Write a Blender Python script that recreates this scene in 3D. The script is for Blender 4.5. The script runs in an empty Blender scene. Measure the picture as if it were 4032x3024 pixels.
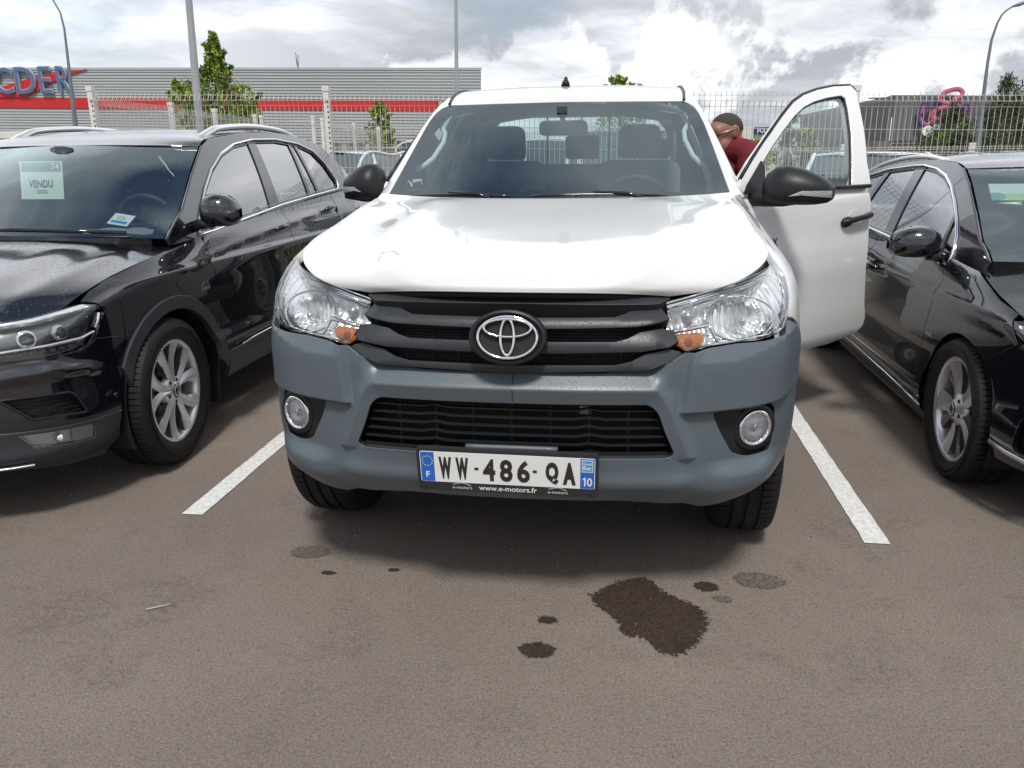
import bpy, bmesh, math, random
from mathutils import Vector, Matrix
from mathutils.geometry import delaunay_2d_cdt
random.seed(7)
scn=bpy.context.scene; COL=scn.collection
R_=math.radians
# ---------------- camera
cam_d=bpy.data.cameras.new('camera'); cam=bpy.data.objects.new('camera',cam_d); COL.objects.link(cam); scn.camera=cam
cam_d.sensor_width=36; cam_d.lens=28.03; cam_d.clip_start=.05; cam_d.clip_end=2000
def cam_rot(yaw,pitch,roll):
    cy,sy=math.cos(yaw),math.sin(yaw)
    f=Vector((-sy*math.cos(pitch),cy*math.cos(pitch),-math.sin(pitch))); r=Vector((cy,sy,0)); u=r.cross(f)
    r2=r*math.cos(roll)+u*math.sin(roll); u2=-r*math.sin(roll)+u*math.cos(roll)
    return Matrix((r2,u2,-f)).transposed()
cam.matrix_world=Matrix.Translation((.3018,-3.1759,1.4019))@cam_rot(R_(7.728),R_(15.929),R_(-.5586)).to_4x4()
# ---------------- light
SUN_EL,SUN_AZ=58,172      # azimuth: clockwise from +y
sd=bpy.data.lights.new('sun','SUN'); sd.energy=2.4; sd.angle=R_(10); sd.color=(1,.97,.92)
sun=bpy.data.objects.new('sun',sd); COL.objects.link(sun)
az=R_(SUN_AZ); sv=Vector((math.sin(az)*math.cos(R_(SUN_EL)),math.cos(az)*math.cos(R_(SUN_EL)),math.sin(R_(SUN_EL))))
sun.rotation_euler=sv.to_track_quat('Z','Y').to_euler()
scn.view_settings.view_transform='Standard'; scn.view_settings.look='None'; scn.view_settings.exposure=.42; scn.view_settings.gamma=1
W=bpy.data.worlds.new('World'); scn.world=W; W.use_nodes=True
nt=W.node_tree; nt.nodes.clear()
def wn(t,**k):
    n=nt.nodes.new(t)
    for a,b in k.items(): setattr(n,a,b)
    return n
L=nt.links.new
sky=wn('ShaderNodeTexSky',sky_type='NISHITA',sun_disc=False,sun_elevation=R_(SUN_EL),sun_rotation=R_(SUN_AZ),dust_density=1.5)
tc=wn('ShaderNodeTexCoord'); sep=wn('ShaderNodeSeparateXYZ'); L(tc.outputs['Generated'],sep.inputs[0])
def M(op,a,b=None,c=None,cl=False):
    n=wn('ShaderNodeMath',operation=op,use_clamp=cl)
    for i,x in enumerate((a,b,c)):
        if x is None: continue
        if isinstance(x,(int,float)): n.inputs[i].default_value=x
        else: L(x,n.inputs[i])
    return n.outputs[0]
den=M('ADD',M('MAXIMUM',sep.outputs[2],0.0),.16)
px=M('DIVIDE',sep.outputs[0],den); py=M('DIVIDE',sep.outputs[1],den); pz=M('MULTIPLY',sep.outputs[2],2.2)
cmb=wn('ShaderNodeCombineXYZ'); L(px,cmb.inputs[0]); L(py,cmb.inputs[1]); L(pz,cmb.inputs[2])
def noise(vec,scale,det,rough,w,dist=0.0):
    n=wn('ShaderNodeTexNoise',noise_dimensions='4D'); L(vec,n.inputs['Vector']); n.inputs['W'].default_value=w
    n.inputs['Scale'].default_value=scale; n.inputs['Detail'].default_value=det; n.inputs['Roughness'].default_value=rough; n.inputs['Distortion'].default_value=dist
    return n.outputs[0]
def ramp(x,stops,interp='LINEAR'):
    n=wn('ShaderNodeValToRGB'); n.color_ramp.interpolation=interp; e=n.color_ramp.elements
    while len(e)<len(stops): e.new(.5)
    for q,(p,c) in zip(e,stops): q.position=p; q.color=(c,c,c,1) if isinstance(c,(int,float)) else (*c,1)
    L(x,n.inputs[0]); return n.outputs[0]
n1=noise(cmb.outputs[0],.62,8,.56,3.1,.15)      # cover and body of the layer
n2=noise(cmb.outputs[0],1.5,9,.58,8.7,.3)       # lumps inside it
n3=noise(tc.outputs['Generated'],3.2,10,.60,1.3,.2)  # low cumulus heads
zd=M('ADD',M('ADD',M('MULTIPLY',sep.outputs[0],-.27),M('MULTIPLY',sep.outputs[1],.05)),M('MULTIPLY',sep.outputs[2],.96)); zen=ramp(zd,[(.87,0),(.96,1)])
cover=ramp(M('SUBTRACT',n1,M('MULTIPLY',zen,.19)),[(.36,0),(.50,1)])
lump=M('ADD',M('MULTIPLY',n2,.6),M('MULTIPLY',n1,.4))
grey=ramp(lump,[(.35,(14.,14.2,14.6)),(.43,(8.8,9.0,9.6)),(.49,(6.2,6.4,6.9)),(.56,(4.6,4.9,5.4))])
# bright heads low over the horizon
band=ramp(sep.outputs[2],[(.0,1),(.10,1),(.24,0)])
head=M('MULTIPLY',ramp(n3,[(.505,0),(.53,1)]),band)
mx=wn('ShaderNodeMixRGB'); L(head,mx.inputs[0]); L(grey,mx.inputs[1]); hc=ramp(n2,[(.38,(13.,13.2,13.4)),(.50,(10.,10.2,10.6)),(.62,(7.,7.2,7.7))]); L(hc,mx.inputs[2])
# the left of the sky is thinner and brighter
lf=M('SUBTRACT',1.0,ramp(M('ADD',sep.outputs[0],.0),[(.0,0),(1,1)]))
br=wn('ShaderNodeMixRGB',blend_type='ADD'); br0=wn('ShaderNodeMixRGB',blend_type='ADD'); L(M('MULTIPLY',ramp(sep.outputs[2],[(.16,0),(.30,1),(.50,1),(.72,0)]),ramp(sep.outputs[1],[(.0,0),(.4,1)])),br0.inputs[0]); L(mx.outputs[0],br0.inputs[1]); br0.inputs[2].default_value=(8.,8.1,8.4,1)
lm=ramp(M('ADD',M('MULTIPLY',sep.outputs[0],-1.0),0.0),[(.22,0),(.62,1)])
L(M('MULTIPLY',lm,M('MAXIMUM',sep.outputs[1],0.0)),br.inputs[0]); L(br0.outputs[0],br.inputs[1]); br.inputs[2].default_value=(5,5,5,1)
fin=wn('ShaderNodeMixRGB'); cv=M('MAXIMUM',cover,M('MAXIMUM',head,M('MULTIPLY',M('SUBTRACT',1.0,zen),ramp(sep.outputs[2],[(.15,.45),(.45,.9)])))); L(cv,fin.inputs[0])
L(sky.outputs[0],fin.inputs[1]); L(br.outputs[0],fin.inputs[2])
bg=wn('ShaderNodeBackground'); bg.inputs[1].default_value=.08; L(fin.outputs[0],bg.inputs[0])
wo=wn('ShaderNodeOutputWorld'); L(bg.outputs[0],wo.inputs[0])
# ---------------- mesh engine
def nrm(f,a,b,e=2e-3):
    p=Vector(f(a+e,b))-Vector(f(a-e,b)); q=Vector(f(a,b+e))-Vector(f(a,b-e)); n=p.cross(q)
    return n.normalized() if n.length>1e-12 else Vector((0,0,1))
def off(f,d,sg=1):
    def g(a,b):
        n=nrm(f,a,b)*sg; p=f(a,b); return (p[0]+n.x*d,p[1]+n.y*d,p[2]+n.z*d)
    return g
def mir(f): return lambda a,b:(lambda p:(-p[0],p[1],p[2]))(f(a,b))
def inside(p,poly):
    x,y=p; c=False; n=len(poly); j=n-1
    for i in range(n):
        xi,yi=poly[i]; xj,yj=poly[j]
        if (yi>y)!=(yj>y) and x<(xj-xi)*(y-yi)/(yj-yi)+xi: c=not c
        j=i
    return c
def area(p): return .5*sum(p[i][0]*p[(i+1)%len(p)][1]-p[(i+1)%len(p)][0]*p[i][1] for i in range(len(p)))
def rc(poly,r,n=4):
    """round the corners of a closed polygon; r a number or one per vertex"""
    out=[]; N=len(poly)
    for i in range(N):
        a=Vector(poly[i-1]);b=Vector(poly[i]);c=Vector(poly[(i+1)%N]); rr=r[i] if isinstance(r,(list,tuple)) else r
        if rr<=0: out.append(tuple(b)); continue
        u=a-b;v=c-b; d=min(rr,u.length*.48,v.length*.48); p=b+u.normalized()*d; q=b+v.normalized()*d
        for k in range(n+1):
            t=k/n; w=p*(1-t)**2+b*2*t*(1-t)+q*t*t; out.append(tuple(w))
    return out
def dens(poly,st,closed=True):
    out=[];N=len(poly)
    for i in range(N if closed else N-1):
        a=poly[i];b=poly[(i+1)%N]; l=math.dist(a,b); k=max(1,int(math.ceil(l/st)))
        for j in range(k): out.append(tuple(a[m]+(b[m]-a[m])*j/k for m in range(len(a))))
    if not closed: out.append(tuple(poly[-1]))
    return out
def inset(poly,d):
    s=1 if area(poly)>0 else -1; N=len(poly); out=[]
    for i in range(N):
        a=Vector(poly[i-1]);b=Vector(poly[i]);c=Vector(poly[(i+1)%N])
        e1=(b-a);e2=(c-b)
        if e1.length<1e-9 or e2.length<1e-9: out.append(tuple(b)); continue
        n1=Vector((-e1.y,e1.x)).normalized()*s;n2=Vector((-e2.y,e2.x)).normalized()*s; m=n1+n2
        if m.length<1e-6: out.append(tuple(b)); continue
        m=m.normalized(); k=max(m.dot(n1),.35); out.append(tuple(b+m*(d/k)))
    return out
def circ(cx,cy,rx,ry=None,n=32,a0=0,a1=360):
    ry=ry or rx; full=abs(a1-a0)>=360
    return [(cx+rx*math.cos(R_(a0+(a1-a0)*i/(n if full else n-1))),cy+ry*math.sin(R_(a0+(a1-a0)*i/(n if full else n-1)))) for i in range(n)]
class MB:
    def __init__(s): s.v=[];s.f=[];s.m=[];s.k=[];s.n={}
    def face(s,idx,m=0,k=0): s.f.append(tuple(idx));s.m.append(m);s.k.append(k)
    def add(s,pts): b=len(s.v); s.v+= [tuple(p) for p in pts]; return b
    def box(s,c,d,m=0,rz=0,top=None):
        """d = full size; top = (sx,sy) scale of the upper face"""
        hx,hy,hz=d[0]/2,d[1]/2,d[2]/2; tx,ty=top or (1,1); P=[]
        for z,ax,ay in ((-hz,1,1),(hz,tx,ty)):
            for x,y in ((-hx,-hy),(hx,-hy),(hx,hy),(-hx,hy)):
                X,Y=x*ax,y*ay; P.append((c[0]+X*math.cos(rz)-Y*math.sin(rz),c[1]+X*math.sin(rz)+Y*math.cos(rz),c[2]+z))
        b=s.add(P)
        for q in ((3,2,1,0),(4,5,6,7),(0,1,5,4),(1,2,6,5),(2,3,7,6),(3,0,4,7)): s.face([b+i for i in q],m)
        return s
    def tube(s,path,r,seg=8,m=0,closed=False,flat=1.0,up=None,cap=True,k=1):
        P=[Vector(p) for p in path]; N=len(P); b=len(s.v); prev=None
        for i in range(N):
            if closed: t=P[(i+1)%N]-P[i-1]
            else: t=P[min(i+1,N-1)]-P[max(i-1,0)]
            t=t.normalized() if t.length>1e-9 else Vector((0,0,1))
            if up is not None: ref=Vector(up)
            else: ref=prev if prev is not None else (Vector((0,0,1)) if abs(t.z)<.9 else Vector((1,0,0)))
            x=ref-t*ref.dot(t)
            if x.length<1e-6: x=Vector((1,0,0))-t*t.x
            x.normalize(); y=t.cross(x); prev=x; rr=r[i] if isinstance(r,(list,tuple)) else r
            for j in range(seg):
                a=2*math.pi*(j+.5)/seg; s.v.append(tuple(P[i]+x*math.cos(a)*rr+y*math.sin(a)*rr*flat))
        for i in range(N if closed else N-1):
            for j in range(seg):
                i2=(i+1)%N; j2=(j+1)%seg
                s.face((b+i*seg+j,b+i*seg+j2,b+i2*seg+j2,b+i2*seg+j),m,k)
        if not closed and cap:
            s.face([b+j for j in range(seg)][::-1],m); s.face([b+(N-1)*seg+j for j in range(seg)],m)
        return s
    def lathe(s,prof,mat4,seg=32,m=0,k=1,ms=None):
        """prof: (radius, height) pairs turned about local z, then mat4"""
        b=len(s.v);n=len(prof)
        for j in range(seg):
            a=2*math.pi*j/seg
            for r,h in prof: s.v.append(tuple(mat4@Vector((r*math.cos(a),r*math.sin(a),h))))
        for j in range(seg):
            j2=(j+1)%seg
            for i in range(n-1): s.face((b+j*n+i,b+j2*n+i,b+j2*n+i+1,b+j*n+i+1),ms[i] if ms else m,k)
        return s
    def grid(s,f,us,vs,m=0,k=1,flip=False):
        b=len(s.v);n=len(vs)
        for u in us:
            for v in vs: s.v.append(tuple(f(u,v)))
        for i in range(len(us)-1):
            for j in range(n-1):
                q=(b+i*n+j,b+(i+1)*n+j,b+(i+1)*n+j+1,b+i*n+j+1); s.face(q[::-1] if flip else q,m,k)
        return s
    def prism(s,poly,mp,h0,h1,m=0,ms=None):
        """poly 2D, mp(a,b,h)->3D"""
        n=len(poly); 
        if area(poly)<0: poly=poly[::-1]
        b=s.add([mp(a,c,h0) for a,c in poly]+[mp(a,c,h1) for a,c in poly])
        for i in range(n): s.face((b+i,b+(i+1)%n,b+n+(i+1)%n,b+n+i),m if ms is None else ms,0)
        s.face([b+i for i in range(n)][::-1],m); s.face([b+n+i for i in range(n)],m)
        return s
    def panel(s,f,outline,holes=(),step=.04,flange=.012,m=0,sg=1,sc=(1,1),gap=0,mf=None,edge=.0015,nrmf=None):
        if gap: outline=inset(outline,gap)
        o=dens(outline,step) if sc==(1,1) else [ (a/sc[0],b/sc[1]) for a,b in dens([(a*sc[0],b*sc[1]) for a,b in outline],step)]
        H=[dens(h,step) if sc==(1,1) else [(a/sc[0],b/sc[1]) for a,b in dens([(a*sc[0],b*sc[1]) for a,b in h],step)] for h in holes]
        S=lambda p:(p[0]*sc[0],p[1]*sc[1])
        loops=[[S(p) for p in o]]+[[S(p) for p in h] for h in H]
        pts=[];ed=[]
        for lp in loops:
            b=len(pts);n=len(lp);pts+=lp;ed+=[(b+i,b+(i+1)%n) for i in range(n)]
        nb=len(pts)
        xs=[p[0] for p in loops[0]];ys=[p[1] for p in loops[0]]
        # hashed distance test to boundary
        cell={}
        for p in pts: cell.setdefault((int(p[0]//step),int(p[1]//step)),[]).append(p)
        x=min(xs)+step*.5;row=0
        y0=min(ys)
        while y0+row*step*.87<max(ys):
            y=y0+(row+.5)*step*.87; xx=min(xs)+(row%2)*step*.5
            while xx<max(xs):
                if inside((xx,y),loops[0]) and not any(inside((xx,y),h) for h in loops[1:]):
                    ci,cj=int(xx//step),int(y//step); ok=True
                    for di in (-1,0,1):
                        for dj in (-1,0,1):
                            for q in cell.get((ci+di,cj+dj),()):
                                if (q[0]-xx)**2+(q[1]-y)**2<(step*.55)**2: ok=False;break
                            if not ok:break
                        if not ok:break
                    if ok: pts.append((xx,y))
                xx+=step
            row+=1
        V,E,F,ov,oe,of=delaunay_2d_cdt([Vector(p) for p in pts],ed,[],0,1e-7)
        U=lambda p:(p[0]/sc[0],p[1]/sc[1])
        b=len(s.v)
        for q in V:
            a,c=U(q); s.v.append(tuple(f(a,c))); s.n[len(s.v)-1]=nrm(nrmf or f,a,c)*sg
        for t in F:
            if len(t)<3: continue
            cx=sum(V[i][0] for i in t)/len(t);cy=sum(V[i][1] for i in t)/len(t)
            if not inside((cx,cy),loops[0]) or any(inside((cx,cy),h) for h in loops[1:]): continue
            A=(V[t[1]][0]-V[t[0]][0])*(V[t[2]][1]-V[t[0]][1])-(V[t[2]][0]-V[t[0]][0])*(V[t[1]][1]-V[t[0]][1])
            if abs(A)<1e-10: continue
            t2=list(t)
            if (A<0)!=(sg<0): t2=t2[::-1]
            s.face([b+i for i in t2],m,2)
        if flange:
            for li,lp in enumerate([o]+H):
                n=len(lp); ar=area([S(p) for p in lp]); s1=(1 if ar>0 else -1)*(1 if li==0 else -1)
                P=[Vector(f(*p)) for p in lp];Nn=[nrm(nrmf or f,*p)*sg for p in lp]
                r=[[],[],[]]
                for i in range(n):
                    e=(P[(i+1)%n]-P[i-1]); t=e.cross(Nn[i]); t=t.normalized() if t.length>1e-9 else Vector((0,0,0))
                    t*=s1*sg
                    r[0].append(P[i]); r[1].append(P[i]+t*edge-Nn[i]*edge); r[2].append(P[i]+t*edge-Nn[i]*(abs(flange)+edge))
                bb=s.add(r[0]+r[1]+r[2])
                for i in range(n): s.n[bb+i]=Nn[i]
                for k in (0,1):
                    for i in range(n):
                        j=(i+1)%n; q=(bb+k*n+i,bb+(k+1)*n+i,bb+(k+1)*n+j,bb+k*n+j)
                        if s1*sg<0: q=q[::-1]
                        s.face(q,m if (mf is None or k==0) else mf,1 if k==0 else 0)
        return s
    def text(s,txt,size,mp,h=.001,m=0,sx=1.0,offset=0,align='CENTER',font=None,res=3,space=1,shear=0,side=None):
        mp0=mp; mp=mp0 if mp0.__code__.co_argcount>=3 else (lambda a,b,h:mp0(a,b))
        cu=bpy.data.curves.new('t','FONT'); cu.body=txt; cu.size=size; cu.align_x=align; cu.align_y='CENTER'; cu.resolution_u=res; cu.offset=offset; cu.space_character=space; cu.shear=shear; cu.fill_mode='FRONT'; cu.extrude=0
        ob=bpy.data.objects.new('t',cu); COL.objects.link(ob); dg=bpy.context.evaluated_depsgraph_get(); me=bpy.data.meshes.new_from_object(ob.evaluated_get(dg))
        V=[v.co.copy() for v in me.vertices]; F=[tuple(p.vertices) for p in me.polygons]
        bpy.data.objects.remove(ob); bpy.data.curves.remove(cu); bpy.data.meshes.remove(me)
        b=s.add([mp(v.x*sx,v.y,h) for v in V])
        for f in F: s.face([b+i for i in f],m,0)
        if h and abs(h)>.002:
            cnt={}
            for f in F:
                for i in range(len(f)):
                    e=(f[i],f[(i+1)%len(f)]); cnt[e]=1
            bl=s.add([mp(v.x*sx,v.y,0) for v in V])
            for (i,j) in cnt:
                if (j,i) not in cnt: s.face((b+j,b+i,bl+i,bl+j),m if side is None else side,0)
        return s
    def build(s,name,mats,parent=None,loc=None,rz=None,fixn=False):
        me=bpy.data.meshes.new(name); me.from_pydata(s.v,[],s.f)
        if not isinstance(mats,(list,tuple)): mats=[mats]
        for m in mats: me.materials.append(m)
        me.polygons.foreach_set('material_index',s.m); me.polygons.foreach_set('use_smooth',[k>0 for k in s.k])
        if fixn:
            bm=bmesh.new();bm.from_mesh(me);bmesh.ops.recalc_face_normals(bm,faces=bm.faces);bm.to_mesh(me);bm.free()
        if 2 in s.k and not fixn:
            nn=[]
            for f,k in zip(s.f,s.k):
                for i in f: nn.append(tuple(s.n[i]) if (k==2 and i in s.n) else (0,0,0))
            me.normals_split_custom_set(nn)
        me.update(); o=bpy.data.objects.new(name,me); COL.objects.link(o)
        if parent is not None: o.parent=parent
        if loc is not None: o.location=loc
        if rz is not None: o.rotation_euler=(0,0,rz)
        return o
def tag(o,label=None,cat=None,group=None,kind=None):
    for k,v in (('label',label),('category',cat),('group',group),('kind',kind)):
        if v: o[k]=v
    return o
def thing(name,label,cat,loc=(0,0,0),rz=0,group=None):
    o=bpy.data.objects.new(name,None); COL.objects.link(o); o.location=loc; o.rotation_euler=(0,0,rz); o.empty_display_size=.2
    return tag(o,label,cat,group)
def copy_tree(o,parent=None):
    c=o.copy(); COL.objects.link(c); c.parent=parent
    for ch in list(o.children): copy_tree(ch,c)
    return c
def ax(o,x,y,z):
    """4x4 with given origin and axes"""
    m=Matrix((Vector(x),Vector(y),Vector(z))).transposed().to_4x4(); m.translation=Vector(o); return m
import math
def lerp(a,b,t): return a+(b-a)*t
def interp(x,T):
    """smooth (monotone-ish cubic) interpolation of y over x, T=[(x,y),...]"""
    n=len(T)
    if x<=T[0][0]: return T[0][1]
    if x>=T[-1][0]: return T[-1][1]
    for i in range(n-1):
        if x<=T[i+1][0]: break
    x0,y0=T[i]; x1,y1=T[i+1]; h=x1-x0; d=(y1-y0)/h
    def sl(j):
        if j==0: return (T[1][1]-T[0][1])/(T[1][0]-T[0][0])
        if j==n-1: return (T[-1][1]-T[-2][1])/(T[-1][0]-T[-2][0])
        a=(T[j][1]-T[j-1][1])/(T[j][0]-T[j-1][0]); b=(T[j+1][1]-T[j][1])/(T[j+1][0]-T[j][0])
        if a*b<=0: return 0
        return 2*a*b/(a+b)
    m0,m1=sl(i),sl(i+1); t=(x-x0)/h
    return (2*t**3-3*t*t+1)*y0+(t**3-2*t*t+t)*h*m0+(-2*t**3+3*t*t)*y1+(t**3-t*t)*h*m1
def crv(P,t):
    """catmull-rom through points, t in 0..1 by index"""
    n=len(P)-1; f=min(max(t,0),1)*n; i=min(int(f),n-1); u=f-i
    a=P[max(i-1,0)];b=P[i];c=P[i+1];d=P[min(i+2,n)]
    return tuple(.5*(2*b[k]+(c[k]-a[k])*u+(2*a[k]-5*b[k]+4*c[k]-d[k])*u*u+(3*b[k]-a[k]-3*c[k]+d[k])*u**3) for k in range(len(b)))
def ss(a,b,x):
    if a==b: return float(x>=a)
    t=min(max((x-a)/(b-a),0),1); return t*t*(3-2*t)
class Plan:
    """plan outline of half a car: s = arc length from the nose centre"""
    def __init__(s,pts,n=600):
        q=[crv(pts,i/n) for i in range(n+1)]
        s.S=[0]
        for a,b in zip(q,q[1:]): s.S.append(s.S[-1]+math.hypot(b[0]-a[0],b[1]-a[1]))
        s.q=q
    def at(s,t):
        S=s.S; lo,hi=0,len(S)-2
        while lo<hi:
            m=(lo+hi+1)//2
            if S[m]<=t: lo=m
            else: hi=m-1
        a,b=s.q[lo],s.q[lo+1]; h=S[lo+1]-S[lo]; u=(t-S[lo])/h
        # smoothed tangent
        i0=max(lo-4,0); i1=min(lo+5,len(S)-1)
        def tan(j):
            a_=s.q[max(j-6,0)];b_=s.q[min(j+6,len(S)-1)];l=math.hypot(b_[0]-a_[0],b_[1]-a_[1]);return ((b_[0]-a_[0])/l,(b_[1]-a_[1])/l)
        t0,t1=tan(lo),tan(lo+1); tx=lerp(t0[0],t1[0],u);ty=lerp(t0[1],t1[1],u)
        if t<.1: # symmetric nose
            w=max(t,0)/.1; tx=lerp(1,tx,w); ty=lerp(0,ty,w)
        l=math.hypot(tx,ty)
        return (lerp(a[0],b[0],u),lerp(a[1],b[1],u),ty/l,-tx/l)
    def s_of_y(s,y):
        for i in range(len(s.q)-1,0,-1):
            if s.q[i][1]<=y:
                a,b=s.q[i],s.q[min(i+1,len(s.q)-1)]
                return s.S[i]+(y-a[1])
        return 0
class Car: pass
def mkcar(plan,prof,ztop,rd,rh,tum,belt,extra=None):
    c=Car(); c.plan=Plan(plan)
    def low(s,z):
        m=1
        if s<0: s=-s;m=-1
        x,y,nx,ny=c.plan.at(s)
        o=interp(z,prof)+(extra(s,z) if extra else 0)
        t=(interp(s,ztop)-z)/rh
        if t<1: o-=rd*(1-max(t,-.3))**2
        return (m*(x+nx*o),y+ny*o,z)
    def up(y,z):
        zb=interp(y,belt); x0=low(c.plan.s_of_y(y),zb)[0] if False else c.bx(y)
        d=z-zb
        return (x0-tum[0]*d-tum[1]*d*d,y,z)
    c.low=low;c.up=up;c.ztop=ztop;c.belt=belt
    return c
def saddle(C,E,ex=2.2):
    def f(p,v):
        a=crv(C,v);b=crv(E,v);q=abs(p)**ex
        return (a[0]+(b[0]-a[0])*p if True else 0,a[1]+(b[1]-a[1])*q,a[2]+(b[2]-a[2])*q)
    return f
# ---------------- pick-up
HX=mkcar([(0,-1.0),(.2,-.995),(.4,-.975),(.5,-.952),(.6,-.915),(.7,-.86),(.79,-.77),(.86,-.65),(.90,-.50),(.915,-.30),(.915,-.05),(.91,.3),(.905,1.0),(.905,2.0),(.905,3.0),(.905,3.8),(.905,4.3)],
 [(.30,-.12),(.38,-.05),(.46,-.01),(.6,0),(.8,0),(.9,-.008),(1.0,-.022),(1.1,-.03),(1.22,-.045)],
 [(0,1.04),(.40,1.035),(.47,1.015),(.57,1.022),(.68,1.035),(.78,1.05),(.87,1.068),(.98,1.088),(1.15,1.12),(1.45,1.155),(1.75,1.205),(2.0,1.235),(2.3,1.30),(6,1.30)],
 .10,.15,(.30,.30),[(0,1.20),(.5,1.215),(2.6,1.235)])
HX.bx=lambda y:.862
HX.hoodC=[(0,-.952,1.04),(0,-.93,1.068),(0,-.80,1.105),(0,-.5,1.145),(0,-.1,1.19),(0,.34,1.228)]
# ---------------- black SUV (left): local origin below its front axle centre
TG=mkcar([(0,-.86),(.2,-.85),(.4,-.82),(.55,-.775),(.68,-.70),(.78,-.60),(.845,-.47),(.885,-.30),(.905,-.10),(.915,.15),(.915,.6),(.918,1.2),(.918,1.8),(.912,2.4),(.89,2.9),(.84,3.25),(.72,3.47),(.4,3.58),(0,3.60)],
 [(.20,-.10),(.30,-.03),(.42,0),(.6,-.012),(.8,-.010),(.90,-.004),(.925,-.018),(1.0,-.028),(1.08,-.06),(1.18,-.10)],
 [(0,.80),(.72,.815),(.956,.845),(1.06,.888),(1.205,.925),(1.45,.965),(1.8,1.01),(2.0,1.08),(2.2,1.3),(9,1.3)],
 .05,.09,(.32,.25),[(0,1.02),(.51,1.034),(.98,1.078),(1.52,1.12),(2.09,1.157),(2.45,1.175),(3.4,1.20)])
TG.bx=lambda y:interp(y,[(0,.84),(1,.86),(2.2,.855),(2.9,.82),(3.4,.74)])
# ---------------- black estate (right)
PG=mkcar([(0,-.84),(.2,-.83),(.4,-.79),(.55,-.735),(.68,-.64),(.77,-.52),(.83,-.38),(.865,-.22),(.885,-.05),(.893,.15),(.895,.6),(.895,1.2),(.893,1.8),(.885,2.4),(.865,2.9),(.82,3.3),(.72,3.55),(.4,3.7),(0,3.72)],
 [(.15,-.08),(.22,-.02),(.35,0),(.5,-.015),(.70,-.010),(.78,-.0),(.81,-.015),(.88,-.035),(.95,-.06),(1.05,-.09)],
 [(0,.66),(.8,.70),(1.0,.755),(1.16,.80),(1.334,.842),(1.45,.875),(1.6,.915),(1.85,.95),(2.0,1.0),(2.2,1.2),(9,1.2)],
 .05,.09,(.36,.25),[(0,.90),(.42,.905),(.73,.925),(1.37,.95),(2.2,.985),(3.4,1.02)])
PG.bx=lambda y:interp(y,[(0,.80),(1,.835),(2.2,.83),(2.9,.80),(3.4,.73)])
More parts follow.
